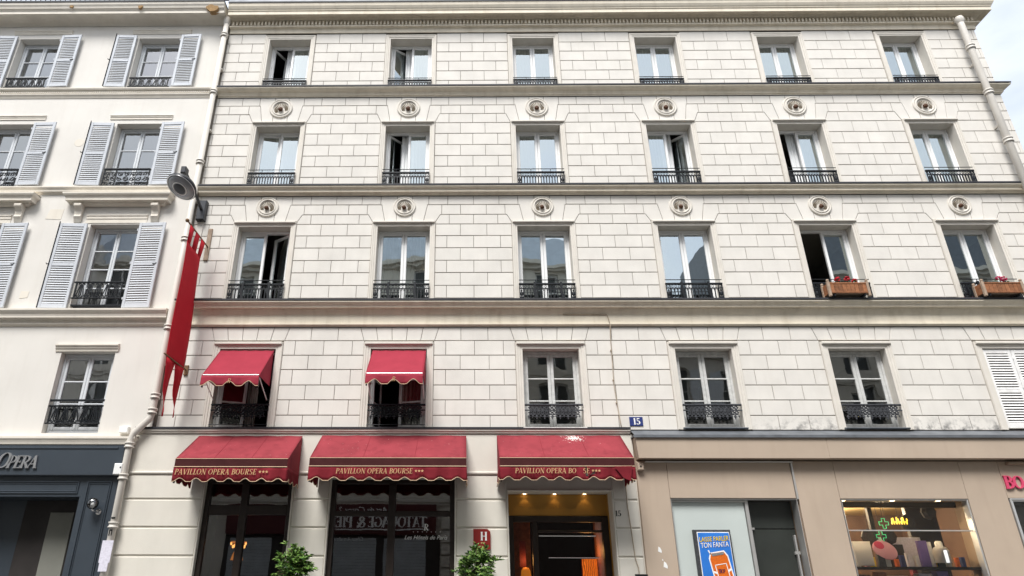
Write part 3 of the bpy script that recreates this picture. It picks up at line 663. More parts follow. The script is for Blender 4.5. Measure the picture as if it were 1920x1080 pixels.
# ================================================================== HOTEL GROUND FLOOR
GO = [(-4.74, -3.14, 0, 3.44), (-2.44, -.18, 0, 3.44), (.78, 2.65, 0, 3.23)]
gw = hp(wall(B(), -6.24, 3.13, 0, 4.262, .015, .36, GO).build('ground_floor_wall', 'gf_stone', hotel))
hp(B().bevbox(-6.20, 3.125, -.004, .014, 3.556, 4.258, .004).build('fascia_band', 'gf_stone', hotel))
hp(moulding(B(), -6.20, 3.12, [(.03, 3.556), (.03, 3.535), (.014, 3.515), (.004, 3.512)]).build('string_course', 'gf_stone', hotel))
ZJ = [3.51, 3.076, 2.594, 2.12, 1.64, 1.16, .68, .2]
for xa, xb in ((-6.20, -4.755), (-3.125, -2.455), (-.165, .765), (2.665, 3.12)):
    for k in range(len(ZJ)-1):
        cx, cz = (xa+xb)/2, (ZJ[k]+ZJ[k+1])/2; hw, hh = (xb-xa)/2, (ZJ[k]-ZJ[k+1])/2
        o = place('rusticated_course', block_geo(B(), [(-hw, -hh), (hw, -hh), (hw, hh), (-hw, hh)], -.006, .016, .011, .012).mesh('rusticated_course', 'gf_stone'), gw, (cx, 0, cz))
for xa, xb, z0, z1 in GO:                                                   # slim edge bead round each opening
    hp(surround(B(), xa, xb, 0, z1, [(-.002, -.02), (-.002, .016), (.012, .02), (.022, .012), (.026, -.015)]).build('bead', 'gf_stone', hotel))
def shop_window(xa, xb, y, zt, ztr, mull, trh=.09, panel=None):
    f = B().bevbox(xa, xa+.09, y-.05, y+.06, 0, zt, .01).bevbox(xb-.09, xb, y-.05, y+.06, 0, zt, .01).bevbox(xa+.09, xb-.09, y-.048, y+.06, zt-.08, zt, .01).bevbox(xa+.09, xb-.09, y-.046, y+.06, ztr-trh/2, ztr+trh/2, .01).bevbox(xa+.09, xb-.09, y-.046, y+.06, 0, .35, .01)
    for m in mull: f.bevbox(m-.065, m+.065, y-.056, y+.058, .35, zt-.08, .01)
    o = hp(f.build('shop_window', 'dark_wood', hotel))
    xs = [xa+.09]+mull+[xb-.09]
    for k in range(len(xs)-1):
        for za, zc in ((.35, ztr), (ztr, zt-.08)): p = B().quad((xs[k], y, za), (xs[k+1], y, za), (xs[k+1], y, zc), (xs[k], y, zc)).build('pane', 'glass_shop', o); p.matrix_parent_inverse = Matrix.Identity(4)
    return o
shop_window(-4.74, -3.14, .13, 3.44, 2.90, [-4.02], .17)
sw2 = shop_window(-2.44, -.18, .13, 3.44, 2.845, [-1.32], .09)
# lobby room behind the ground floor
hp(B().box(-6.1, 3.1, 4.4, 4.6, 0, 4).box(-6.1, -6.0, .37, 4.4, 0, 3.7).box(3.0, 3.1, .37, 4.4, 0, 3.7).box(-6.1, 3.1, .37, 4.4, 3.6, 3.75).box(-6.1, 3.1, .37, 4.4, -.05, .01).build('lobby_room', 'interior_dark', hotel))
# entrance: soffit, lit gold fascia, dark door screen
hp(B().box(.70, 2.73, .355, .60, 3.235, 3.33).build('entrance_soffit', 'gf_stone', hotel))
hp(B().bevbox(.74, 2.70, .50, .58, 2.85, 3.232, .006).build('gold_fascia', 'gold', hotel))
b = B(); text_strokes(b, 'PAVILLON OPERA BOURSE', .98, 2.99, .075, .499, .004); tx = hp(b.build('fascia_lettering', 'gold', hotel))
for xa_, xb_ in ((.70, .781), (2.649, 2.73)): hp(B().box(xa_, xb_, .361, .62, 0, 3.232).build('entrance_jamb', 'gold', hotel))
ds = B().bevbox(.78, .90, .48, .60, 0, 2.85, .01).bevbox(2.53, 2.65, .48, .60, 0, 2.85, .01).bevbox(.90, 2.53, .482, .60, 2.74, 2.848, .01).bevbox(1.24, 1.34, .482, .60, 0, 2.74, .01).bevbox(1.34, 2.53, .484, .60, 2.56, 2.60, .01)
dso = hp(ds.build('entrance_screen', 'dark_wood', hotel))
for a, c in ((.90, 1.24), (1.34, 2.53)): B().quad((a, .54, 0), (c, .54, 0), (c, .54, 2.74), (a, .54, 2.74)).build('pane', 'glass_shop', dso).matrix_parent_inverse = Matrix.Identity(4)
for z, a, c in ((2.50, 1.36, 2.40), (2.13, 1.52, 2.44)): B().tube([(a, .50, z), (c, .50, z)], .009, 6).build('push_bar', 'chrome', dso)
for i, x in enumerate((1.12, 1.68, 2.24)):
    o = tag(B().lathe([(.001, -.004), (.03, -.004), (.03, 0)], n=14).build('downlight', 'bulb', loc=(x, .44, 3.231)), 'small lit downlight set in the soffit over the hotel door', 'downlight', 'downlights over the hotel door')
    ld = bpy.data.lights.new('downlight_beam', 'SPOT'); ld.energy = .4; ld.color = (1, .66, .3); ld.spot_size = R(85); ld.spot_blend = .25; ld.shadow_soft_size = .02
    lo = bpy.data.objects.new('downlight_beam', ld); col.objects.link(lo); lo.parent = o; lo.location = (0, -.03, -.02); lo.rotation_euler = (R(10), 0, 0)
# lobby lamps
lamp = thing('table_lamp', 'glowing orange zebra striped drum lamp inside the hotel door', 'lamp', (2.42, 1.5, 0))
B().lathe([(.15, 1.78), (.15, 2.14)], n=24).build('lamp_shade', 'zebra', lamp, True); B().lathe([(.12, 0), (.12, .03), (.02, .05), (.02, 1.86), (.001, 1.86)], n=16).build('stand', 'dark_wood', lamp, True)
def lamp_glow(parent, loc, e):
    ld = bpy.data.lights.new('lamp_glow', 'POINT'); ld.energy = e; ld.color = (1, .45, .12); ld.shadow_soft_size = .1
    lo = bpy.data.objects.new('lamp_glow', ld); col.objects.link(lo); lo.parent = parent; lo.location = loc
lamp_glow(lamp, (0, 0, 2.3), 4)
hp(B().bevbox(2.62, 2.68, .9, 1.9, 0, 3.0, .01).build('lobby_glow_panel', 'planter_wood', hotel)); hp(B().bevbox(.95, 1.3, 1.6, 1.66, 0, 3.0, .01).build('lobby_glow_panel', 'planter_wood', hotel))  # brown panels added to give the lobby a warm glow
lamp2 = thing('floor_lamp', 'warm orange glowing floor lamp behind the door side light', 'lamp', (1.14, 1.0, 0))
B().lathe([(.10, 1.80), (.085, 1.92), (.05, 1.97), (.001, 1.98)], n=20).build('lamp_shade', 'bulb_small', lamp2, True).data.materials[0] = mat('amber', (.8, .3, .05), .6, .2, 8, emit=(1, .33, .03), estr=.22)
B().lathe([(.09, 0), (.09, .03), (.02, .05), (.02, 1.82)], n=14).build('stand', 'dark_wood', lamp2, True); B().box(-.1, .02, .1, .14, 1.98, 2.45).build('glow_panel', 'maroon', lamp2)
lamp_glow(lamp2, (0, 0, 2.1), 2)
lm3 = thing('chandelier', 'small amber chandelier glowing behind the tall dark hotel window', 'lamp', (-4.44, 1.4, 3.6))
B().tube([(0, 0, 0), (0, 0, -1.15)], .008, 6).build('rod', 'dark_wood', lm3)
b = B()
for k in range(7): a = 2*math.pi*k/7; b.blob((.14*math.cos(a), .14*math.sin(a), -1.2-.05*(k % 2)), (.02, .02, .035), 6, 5); 
b.build('bulbs', 'bulb_small', lm3, True); B().lathe([(.15, -1.16), (.15, -1.18), (.02, -1.22), (.10, -1.42), (.12, -1.5)], n=14).build('bowl', 'amber', lm3, True)
# transfer lettering on the big pane
b = B()
ws = thing('window_lettering', 'white painted script and monogram on the large hotel window', 'sign', (-.9, .12, 2.2))
def bfont(txt, size, shear, m, name, parent, loc):
    cu_ = bpy.data.curves.new('t', 'FONT'); cu_.body = txt; cu_.size = size; cu_.shear = shear; cu_.extrude = .001; cu_.align_x = 'CENTER'
    to = bpy.data.objects.new('t', cu_); me = bpy.data.meshes.new_from_object(to); bpy.data.objects.remove(to)
    me.materials.clear(); me.materials.append(M[m]); me.name = name
    return place(name, me, parent, loc, (R(90), 0, 0))
bfont('Les Hôtels de Paris', .098, .35, 'white_paint', 'script_line', ws, (.20, -.01, .21))
b = B(); text_strokes(b, 'R', .16, .36, .11, -.008, .003, .1); 
for k in range(7): b.blob((-.02+.08*k, -.012, .335), (.007, .003, .007), 6, 4)
b.build('monogram', 'white_paint', ws)

# ================================================================== BROWN SHOPFRONT (same building)
SY = -.02
pcs = [(3.14, 3.69, .0, 3.76), (3.695, 5.94, 3.11, 3.76), (5.985, 6.72, 0, 3.76), (6.725, 8.99, 3.105, 3.76), (8.995, 9.70, 0, 3.76), (9.705, 12.56, 3.12, 3.76)]
for i, (xa, xb, za, zc) in enumerate(pcs): hp(B().bevbox(xa, xb, SY-.012, .02, za, zc, .004).build('cladding_panel', 'tan', hotel))
hp(wall(B(), 3.13, XR, 0, 4.305, .021, .36, [(3.70, 5.94, 0, 3.09), (6.74, 8.97, 0, 3.09), (9.73, 12.3, 0, 3.10)]).build('shop_wall', 'tan_dark', hotel))
hp(B().prism([(3.16, 3.785), (6.60, 3.785), (6.60, 4.17), (3.13, 4.17)], -.22, .02).build('fascia_box', 'tan', hotel))
hp(B().bevbox(6.604, 12.57, -.22, .02, 3.785, 4.17, .004).build('fascia_box', 'tan', hotel))
hp(B().box(3.10, XR+.02, -.255, .018, 4.172, 4.196).box(3.10, XR+.02, -.258, -.246, 4.15, 4.172).prism([(3.10, 4.197), (XR+.02, 4.197), (XR+.02, 4.20), (3.10, 4.20)], -.25, .017).build('flashing', 'zinc', hotel))
hp(B().quad((3.11, -.25, 4.20), (XR, -.25, 4.20), (XR, .012, 4.33), (3.11, .012, 4.33)).build('flashing', 'zinc', hotel))
hp(B().bevbox(3.30, 5.99, -.075, -.034, 3.735, 3.757, .006).bevbox(5.947, 5.978, -.06, .01, 3.09, 3.733, .006).build('trim_strip', 'alu', hotel))
hp(B().bevbox(9.85, 12.5, -.12, -.034, 3.70, 3.745, .01).build('light_trough', 'tan_dark', hotel))
# left shop opening: blind, poster, dark door
hp(surround(B(), 3.70, 5.94, 0, 3.09, [(-.002, -.2), (-.002, .034), (.006, .036), (.008, .0)]).build('metal_edge', 'alu', hotel))
hp(B().bevbox(3.73, 5.02, .06, .10, 0, 3.045, .006).build('blind_panel', 'blind', hotel))
hp(B().bevbox(5.03, 5.09, .03, .14, 0, 3.06, .008).bevbox(3.705, 5.09, .032, .12, 3.047, 3.085, .006).bevbox(3.702, 3.727, .034, .12, 0, 3.046, .006).build('metal_frame', 'alu', hotel))
hp(B().bevbox(5.10, 5.93, .22, .28, 0, 2.60, .008).bevbox(5.10, 5.93, .22, .28, 2.612, 3.085, .008).build('shop_door', 'dark_door', hotel))
hp(B().bevbox(5.10, 5.19, .17, .215, 2.59, 2.625, .004).build('door_closer', 'alu', hotel)); hp(B().bevbox(5.86, 5.89, .15, .215, 1.2, 2.5, .006).bevbox(5.83, 5.92, .16, .214, 2.18, 2.23, .004).build('door_handle', 'alu', hotel))
pos = thing('poster_box', 'blue framed drink advertisement with orange can on the grey shop blind', 'poster', (4.35, .05, 1.3))
B().bevbox(-.32, .32, -.09, .01, 0, 1.275, .012).build('case', 'iron_grey', pos); B().bevbox(-.275, .29, -.098, -.091, .04, 1.235, .003).build('border', 'white_paint', pos)
B().box(-.262, .278, -.104, -.099, .05, 1.222).build('sheet', 'poster_blue', pos)
def caps(txt, x, z, h, m, nm, sp=.92):
    b = B(); xe = x
    k = 0
    for ch in txt: dz = random.uniform(-.006, .006); xe = text_strokes(b, ch, xe, z+dz+k, h, -.105, .003, .06, 1.25, sp, .72); k += .0017
    b.build(nm, m, pos)
bb = B(); 
for tx_, xx, zz in (('LAISSE PARLER', -.226, 1.085), ('TON FANTA', -.146, .985)):
    w = text_width(tx_, .085, .92, .72)
for tx_, zz_, mm_, sz_ in (('LAISSE PARLER', 1.085, 'poster_yellow', .100), ('TON FANTA', .985, 'white_paint', .108)):
    for dx_, dz_, yy_, m_ in ((.006, -.006, -.1055, 'can_dark'), (0, 0, -.108, mm_)): o = bfont(tx_, sz_, .12, m_, 'headline', pos, (.005+dx_, yy_, zz_+dz_)); o.rotation_euler = (R(90), R(-3), 0); o.scale = (.80, 1.1, 1)
b = B(); ang = R(-9)
def rot(px, pz, cx=.085, cz=.55): px *= 1.22; pz *= 1.12; c, s = math.cos(ang*-1), math.sin(ang*-1); return (cx+px*c-pz*s, cz+px*s+pz*c)
def flat(b, poly, y): b.prism([rot(*p) for p in poly], y-.003, y)
canp = [(-.125, -.30), (-.09, -.345), (.09, -.345), (.125, -.30), (.125, .24), (.09, .315), (-.09, .315), (-.125, .24)]
flat(b, [(x*1.13, z*1.05) for x, z in canp], -.105); b.build('can_outline', 'white_paint', pos)
b = B(); flat(b, canp, -.109); b.build('can', 'can_orange', pos)
b = B(); flat(b, [(-.085, .275), (.085, .275), (.09, .312), (-.09, .312)], -.1125); b.build('can_lid', 'silver', pos)
b = B()
for q in ([(-.08, -.2), (.08, -.2), (.08, -.19), (-.08, -.19)], [(-.08, .14), (.08, .14), (.08, .15), (-.08, .15)], [(-.085, -.2), (-.075, -.2), (-.075, .15), (-.085, .15)], [(.075, -.2), (.085, -.2), (.085, .15), (.075, .15)], [(-.125, .04), (-.085, .02), (-.085, .05), (-.125, .07)], [(.085, .02), (.125, .04), (.125, .07), (.085, .05)]): flat(b, q, -.1125)
b.build('can_frame', 'white_paint', pos)
b = B(); x0, z0 = rot(-.066, .03); text_strokes(b, 'TROP', x0, z0, .062, -.1125, .003, .1, 1.3, .8, .72); b.build('can_lettering', 'can_dark', pos)
b = B(); x0, z0 = rot(-.066, -.07); text_strokes(b, 'STYLE', x0, z0, .062, -.1125, .003, .1, 1.3, .8, .66); b.build('can_lettering', 'poster_yellow', pos)
B().prism([(-.13, .93), (-.11, .94), (-.085, .885), (-.05, .87), (-.055, .895), (-.01, .855), (-.06, .825), (-.055, .85), (-.10, .87)], -.108, -.105).build('arrow', 'white_paint', pos)
# middle shop window
sx0, sx1 = 6.74, 8.97
shopw = hp(surround(B(), sx0, sx1, 0, 3.09, [(-.012, -.12), (-.012, .02), (.0, .032), (.006, .034), (.008, 0)]).build('shop_window', 'alu', hotel))
for q in (B().bevbox(sx0+.012, sx1-.012, .06, .09, 2.565, 2.585, .004),): q.build('glazing_bar', 'alu', shopw).matrix_parent_inverse = Matrix.Identity(4)
for za, zc in ((.3, 2.565), (2.585, 3.075)): B().quad((sx0+.03, .075, za), (sx1-.03, .075, za), (sx1-.03, .075, zc), (sx0+.03, .075, zc)).build('pane', 'glass_clear', shopw).matrix_parent_inverse = Matrix.Identity(4)
hp(B().box(6.2, 9.65, 3.2, 3.4, 0, 4).box(6.1, 6.2, .37, 3.4, 0, 4).box(9.65, 9.72, .37, 3.4, 0, 4).box(6.1, 9.7, .37, 3.4, -.02, .01).build('shop_room', 'shop_brown', hotel))
hp(B().box(6.2, 9.65, .365, 3.2, 3.12, 3.25).build('shop_ceiling', 'shop_ceiling', hotel))
hp(B().bevbox(7.44, 7.52, .47, .55, 2.45, 3.1, .006).bevbox(6.74, 8.97, .30, .362, 2.99, 3.085, .006).bevbox(8.40, 8.97, .9, 1.0, 0, 3.1, .01).build('window_partition', 'shop_dark', hotel))
for i, x in enumerate((6.80, 7.68, 8.50)): tag(B().lathe([(.001, -.004), (.032, -.004), (.045, .004)], n=14).build('spotlight', 'bulb', loc=(x, .045, 3.075)), 'warm lit spotlight along the top of the brown shop window', 'spotlight', 'spotlights over the shop window')
def shop_light(x, y):
    ld = bpy.data.lights.new('spot_glow', 'POINT'); ld.energy = 30; ld.color = (1, .80, .52); ld.shadow_soft_size = .06
    lo = bpy.data.objects.new('spot_glow', ld); col.objects.link(lo); lo.location = (x, y, 2.98)
for x, y in ((7.0, 1.0), (6.95, 1.9), (7.5, 2.0), (8.2, 1.3), (7.3, 2.7)): tag(B().lathe([(.001, -.004), (.04, -.004), (.05, .004)], n=12).build('ceiling_spot', 'bulb', loc=(x, y, 3.112)), 'round lit ceiling spot inside the brown shop', 'ceiling light', 'ceiling spots inside the shop'); shop_light(x, y)
for i, (x, z, y) in enumerate(((8.10, 2.74, .42), (8.55, 2.93, .45), (7.33, 2.49, .40), (7.72, 2.50, .46))):
    o = tag(B().lathe([(.001, -.03), (.07, -.03), (.10, -.02), (.14, .0), (.145, .03), (.10, .035), (.001, .035)], ax='y', n=8).build('hanging_disc', 'shop_dark', loc=(x, y, z)), 'black eight-sided disc hanging in the brown shop window', 'disc', 'black discs in the shop window')
    B().tube([(0, 0, .13), (0, 0, 3.11-z)], .003, 4).build('cord', 'shop_dark', o)
for x, z, lab in ((7.62, 2.72, 'green neon cross hanging beside the yellow neon strokes'), (7.52, 2.50, 'green neon cross hanging above the pink oval')):
    s = .085; q = .028; b = B(); pts = [(-s, -q), (-q, -q), (-q, -s), (q, -s), (q, -q), (s, -q), (s, q), (q, q), (q, s), (-q, s), (-q, q), (-s, q)]
    o = tag(B().tube([(px, 0, pz) for px, pz in pts], .006, 5, True).build('neon_cross', 'neon_green', loc=(x, .36, z)), lab, 'neon sign')
    B().tube([(0, 0, s), (0, 0, 3.11-z)], .003, 4).build('cord', 'shop_dark', o)
b = B()
for k in range(7): b.tube([(-.13+.045*k, 0, -.055), (-.13+.045*k+.012*(-1)**k, 0, .045+.012*(k % 3))], .009, 5); b.tube([(-.13+.045*k, 0, -.03*(k % 2)), (-.105+.045*k, 0, -.03*(k % 2)+.02)], .008, 5)
o = tag(b.build('neon_strokes', 'neon_yellow', loc=(7.90, .36, 2.76)), 'row of yellow neon strokes glowing in the brown shop window', 'neon sign'); B().tube([(0, 0, .03), (0, 0, .35)], .003, 4).build('cord', 'shop_dark', o)
o = tag(B().lathe([(.001, -.02), (.20, -.02), (.22, 0), (.20, .02), (.001, .02)], ax='y', n=24).build('pink_oval', 'pale_pink', loc=(7.46, .25, 2.26)), 'large pale pink oval cut-out with a deeper pink patch', 'display sign'); o.scale = (1.0, 1, .68); o.rotation_euler = (0, R(22), 0)
B().lathe([(.001, -.03), (.085, -.03), (.09, -.021)], ax='y', n=18).build('pink_patch', 'pink', o, loc=(-.12, 0, .06)); B().tube([(0, .01, -.15), (0, .01, -.36)], .012, 6).build('foot', 'shop_dark', o)
tag(B().bevbox(6.86, 7.18, .16, .22, 2.0, 2.40, .01).build('white_board', 'white_paint'), 'plain white board standing at the end of the shop window', 'board')
o = tag(B().lathe([(.13, 0), (.13, .20), (.10, .25), (.06, .27), (.06, .33), (.04, .36), (.001, .365)], n=18).build('canister', 'white_paint', smooth=True, loc=(8.40, .20, 2.05)), 'white lidded canister on the shop window ledge', 'canister')
tag(B().bevbox(8.06, 8.22, .24, .30, 1.99, 2.42, .006).build('display_card', 'purple'), 'tall purple display card in the shop window', 'display card')
tag(B().bevbox(8.225, 8.30, .25, .29, 1.99, 2.40, .006).build('display_card', 'white_paint'), 'narrow white display card beside the purple card', 'display card')
tag(B().bevbox(7.72, 7.95, .5, .62, 1.99, 2.37, .006).build('display_card', 'shop_dark'), 'dark framed display panel in the shop window', 'display card')
hp(B().box(6.74, 8.97, .10, .36, 1.94, 1.985).build('window_ledge', 'shop_dark', hotel))
prod = [('paper', .10, .22), ('white_paint', .07, .17), ('pale_pink', .08, .13), ('neon_yellow_card', .09, .16), ('iron_grey', .12, .25), ('blind', .09, .2), ('can_orange', .06, .14), ('plate_blue', .07, .19)]
mat('neon_yellow_card', (.75, .55, .05), .5, .05)
hp(B().bevbox(7.56, 8.36, .60, .66, 1.99, 2.50, .01).build('brightener_board', 'paper', hotel))  # pale board added to brighten the shop window
rp_ = random.Random(11)
for k in range(16):
    m_, w_, h_ = prod[k % len(prod)]; x_ = 6.84+.132*k; y_ = .27+.05*(k % 2) if k not in (11, 12) else .30
    if k in (8, 9, 10): y_ = .33
    tag(B().bevbox(-w_/2, w_/2, -.03, .03, 0, h_*rp_.uniform(.85, 1.2), .008).build('product', m_, loc=(x_, y_, 1.986)), ['lilac carton', 'white bottle box', 'pale pink tub', 'yellow packet', 'dark grey case', 'grey green box', 'orange tin', 'blue packet'][k % 8]+' standing on the upper ledge of the shop window', 'product', 'products on the shop window ledge')
for k, (x, w, h, m) in enumerate(((6.95, .2, .2, 'shop_brown'), (7.25, .16, .24, 'planter_wood'), (7.55, .28, .18, 'white_paint'), (8.0, .24, .22, 'paper'), (8.3, .2, .26, 'purple'))):
    tag(B().bevbox(x-w/2, x+w/2, .15, .3, 1.66, 1.66+h, .01).build('product_box', m), ['small brown carton', 'little orange wooden box', 'wide white box', 'lilac paper packet', 'purple packet'][k]+' on the lower shelf of the shop window', 'box')
hp(B().box(6.74, 8.97, .11, .36, 1.62, 1.655).build('window_ledge', 'shop_dark', hotel))
hp(B().bevbox(8.32, 8.62, 1.0, 1.1, 0, 2.35, .01).build('curtain_panel', 'maroon', hotel))
# right shop window and pink letters
w3 = hp(surround(B(), 9.73, 12.3, 0, 3.10, [(-.04, -.1), (-.04, .03), (.0, .045), (.012, .04), (.014, 0)]).build('shop_window', 'alu', hotel))
B().quad((9.77, .06, .2), (12.26, .06, .2), (12.26, .06, 3.06), (9.77, .06, 3.06)).build('pane', 'glass_shop', w3).matrix_parent_inverse = Matrix.Identity(4)
hp(B().box(9.73, 12.3, 1.2, 1.3, 0, 3.3).build('shop_backdrop', 'shop_brown', hotel))
psg = thing('shop_lettering', 'raised pink serif letters on the brown shop fascia', 'sign', (9.70, -.034, 3.28))
xx = 0.0
for ch in 'BO':
    b = B(); xe = text_strokes(b, ch, xx, 0, .225, -.005, .03, 0, 1.25); b.build('letter', 'pink', psg); xx = xe

# ================================================================== LEFT BUILDING
lbx = -8.6
left = thing('stucco_building', 'plain cream stucco building with pale grey louvred shutters and a navy shopfront', 'building', (lbx, .3, 0))
lo_ = Vector((lbx, .3, 0))
def lp(o): o.matrix_parent_inverse = Matrix.Translation(-lo_); return o
LX0, LX1 = -16.0, -5.93
LB = {4: (12.50, 14.10, .53), 3: (9.74, 11.48, .53), 2: (6.80, 8.79, .54), 1: (4.27, 5.88, .54)}
lops = []
for f in LB:
    for c in (-7.56, -10.55, -13.54):
        if f == 1: c += .08
        lops.append((c-LB[f][2], c+LB[f][2], LB[f][0], LB[f][1]))
lp(wall(B(), LX0, LX1, 4.0, 15.0, 0, .36, lops).build('wall', 'stucco', left))
for f in LB:
    zb, zt, hw = LB[f]
    for c in (-7.56, -10.55):
        if f == 1: c += .08
        if f == 1 and c < -8: continue
        if f == 1: window(left, lo_, c, hw-.004, zb+.02, zt-.004, .17, 'lb_paint', 'glass_lb', 2, 0, 0, .05, .055, .075)
        else: window(left, lo_, c, hw-.004, zb, zt-.004, .23, 'lb_paint', 'glass_lb', 3 if f == 2 else 2, 0, 0, .05, .05, .07)
        hw2 = hw+.15; b = B()
        if f >= 3:
            zl = zt+(.14 if f == 4 else .12); b = moulding(B(), c-hw2-.04, c+hw2+.06, [(.045, zl+.10), (.045, zl+.085), (.03, zl+.075), (.03, zl+.05), (.018, zl+.04), (.018, zl-.005), (.005, zl-.01)])
        elif f == 1: b = moulding(B(), c-hw-.12, c+hw+.06, [(.075, zt+.145), (.075, zt+.12), (.05, zt+.10), (.045, zt+.07), (.025, zt+.045), (.02, zt+.01), (.005, zt)])
        else: b = moulding(B(), c-hw2+.03, c+hw2-.02, [(.04, zt+.22), (.04, zt+.20), (.025, zt+.18), (.025, zt+.13), (.012, zt+.12), (.012, zt+.03), (.003, zt+.02)])
        lp(b.build('lintel_moulding', 'stucco_trim', left))
        if f == 2:                                         # hood on two scroll consoles
            lp(moulding(B(), c-.92, c+.92, [(.26, 9.46), (.26, 9.43), (.245, 9.40), (.215, 9.375), (.20, 9.34), (.20, 9.29), (.11, 9.295), (.095, 9.26), (.08, 9.24), (.02, 9.22)], 1, 1, .01).build('hood', 'stucco_trim', left))
            for s in (-1, 1):
                x = c+s*.84; pr = [(-.012, 9.235), (-.16, 9.235), (-.185, 9.21), (-.18, 9.17), (-.13, 9.14), (-.09, 9.08), (-.075, 9.0), (-.09, 8.95), (-.06, 8.90), (-.03, 8.84), (-.012, 8.82)]
                b = B(); n = len(pr); b.v = [(x-.075, y, z) for y, z in pr]+[(x+.075, y, z) for y, z in pr]
                b.f = [tuple(range(n)), tuple(reversed(range(n, 2*n)))]+[(k, n+k, n+(k+1) % n, (k+1) % n) for k in range(n)]
                lp(b.build('console', 'stucco_trim', left))
def lcorn(nm, x0, x1, prof, ret1=False, lip=False, m='stucco_trim'): return cornice(nm, x0, x1, prof, m, left, ret1, lip, False, lo_, .02)
lcorn('cornice', LX0, LX1-.0, [(.45, 14.85), (.44, 14.79), (.415, 14.75), (.40, 14.70), (.375, 14.69), (.37, 14.665), (.355, 14.66), (.355, 14.575), (.34, 14.575), (.33, 14.60), (.24, 14.615), (.15, 14.60), (.08, 14.57), (.035, 14.53), (.01, 14.50)], lip=True)
lcorn('string_course', LX0, -5.99, [(.10, 12.475), (.10, 12.45), (.085, 12.42), (.065, 12.405), (.045, 12.40), (.045, 12.335), (.06, 12.325), (.055, 12.30), (.03, 12.27), (.01, 12.22)])
b = B(); x = -11.6
while x < -6.03: b.box(x, x+.026, -.06, -.044, 12.345, 12.392); x += .052
lp(b.build('bead_band', 'stucco_trim', left))
lcorn('string_course', LX0, -5.99, [(.11, 9.705), (.11, 9.68), (.095, 9.655), (.075, 9.63), (.07, 9.59), (.035, 9.575), (.02, 9.55), (.003, 9.54)])
lcorn('cornice', LX0, -6.0, [(.20, 6.745), (.20, 6.71), (.18, 6.68), (.15, 6.64), (.14, 6.60), (.14, 6.57), (.085, 6.57), (.07, 6.54), (.055, 6.53), (.055, 6.46), (.03, 6.44), (.004, 6.42)])
lcorn('string_course', LX0, -6.30, [(.16, 4.18), (.16, 4.14), (.145, 4.12), (.13, 4.08), (.12, 4.04), (.06, 4.03), (.004, 4.02)], True)
b = B(); x = -11.2
while x < -6.1:
    for k in range(3): b.box(x+.03*k, x+.03*k+.012, -.062, -.056, 6.485, 6.515)
    x += .26
lp(b.build('bead_band', 'stucco_trim', left))
# broken plaster on the cornice
for cx, z, s in ((-6.22, 14.66, 1.0), (-9.72, 14.74, .35), (-8.0, 14.72, .4)):
    pts = []; n = 11
    for k in range(n): a = 2*math.pi*k/n; rr = random.uniform(.65, 1.15); pts.append((cx+.17*s*rr*math.cos(a), z+.115*s*rr*math.sin(a)))
    lp(B().prism(pts, -.43, -.30).build('broken_plaster', 'spall', left))
for x, z, w, h in ((-8.95, 9.05, .16, .12), (-9.12, 7.12, .09, .08)):
    pts = [(x-w+random.uniform(-.03, .03), z-h), (x+w, z-h+random.uniform(-.03, .03)), (x+w*1.1, z+h), (x-w*.8, z+h+random.uniform(-.02, .03))]
    lp(B().prism(pts, -.006, .004).build('plaster_repair', 'stucco_trim', left))
lp(B().lathe([(.001, -.004), (.11, -.004), (.12, .003)], (-8.86, 0, 10.95), 'y', 20).build('plaster_repair', 'stucco_trim', left))
# shutters
first = True
for f, w, dz in ((4, .50, .05), (3, .53, .0), (2, .58, 0.0)):
    zb, zt, hw = LB[f]; z0, z1 = {4: (12.52, 14.14), 3: (9.75, 11.46), 2: (6.80, 8.78)}[f]
    for c in (-7.56, -10.55):
        for s in (-1, 1):
            if c < -9 and s < 0 and f < 4: continue
            if s < 0: xa = c-hw-.015-w-.02; xb = c-hw-.035
            else: xa = c+hw+.03; xb = c+hw+.03+w
            far = c < -9
            shutter(left, lo_, xa, xb, z0, z1, -.075, 'shutter', R(2.2) if s < 0 else R(-2.2), join=(far and f == 4), mid=.5 if f != 2 else .50)
            # tie-back hook and iron bar
            hk = B().tube([(xb-.11 if s > 0 else xa+.0, -.11, (z0+z1)/2), (xb-.06 if s > 0 else xa-.03, -.12, (z0+z1)/2-.01), (xb-.03 if s > 0 else xa-.05, -.11, (z0+z1)/2+.02)], .010, 5)
            if s < 0: hk.tube([(xa-.002, -.098, z0), (xa-.002, -.098, z1+.03)], .011, 5)
            lp(hk.build('shutter_catch', 'iron', left))
# railings of the left building
def guard_scroll(w, zt, zb, top=None, n=5):
    y = 0; r = B().bevbox(-w, w, y-.02, y+.02, zt-.014, zt+.014, .005).bevbox(-w, w, y-.018, y+.018, zb-.012, zb+.012, .005).box(-w+.04, -w+.065, y-.012, y+.012, zb, zt).box(w-.065, w-.04, y-.012, y+.012, zb, zt)
    if top: r.bevbox(-w, w, y-.022, y+.022, top-.018, top+.018, .005)
    s = B(); L = w-.07; dx = 2*L/n; h = zt-zb
    for k in range(n):
        x = -L+dx*(k+.5)
        for sg in (-1, 1):
            s.tube(spiral((x+sg*dx*.22, y, zb+.045), .008, .036, R(90), sg*-.9 if sg > 0 else .9, 9)+[(x+sg*dx*.06, y, zt-.05)]+[], .0115, 4)
            s.tube(spiral((x+sg*dx*.26, y, zt-.045), .008, .032, R(-90), .9*sg, 9)+[(x+sg*dx*.45, y, zb+.03)], .0115, 4)
    return r.mesh('railing', 'iron'), s.mesh('scrollwork', 'iron')
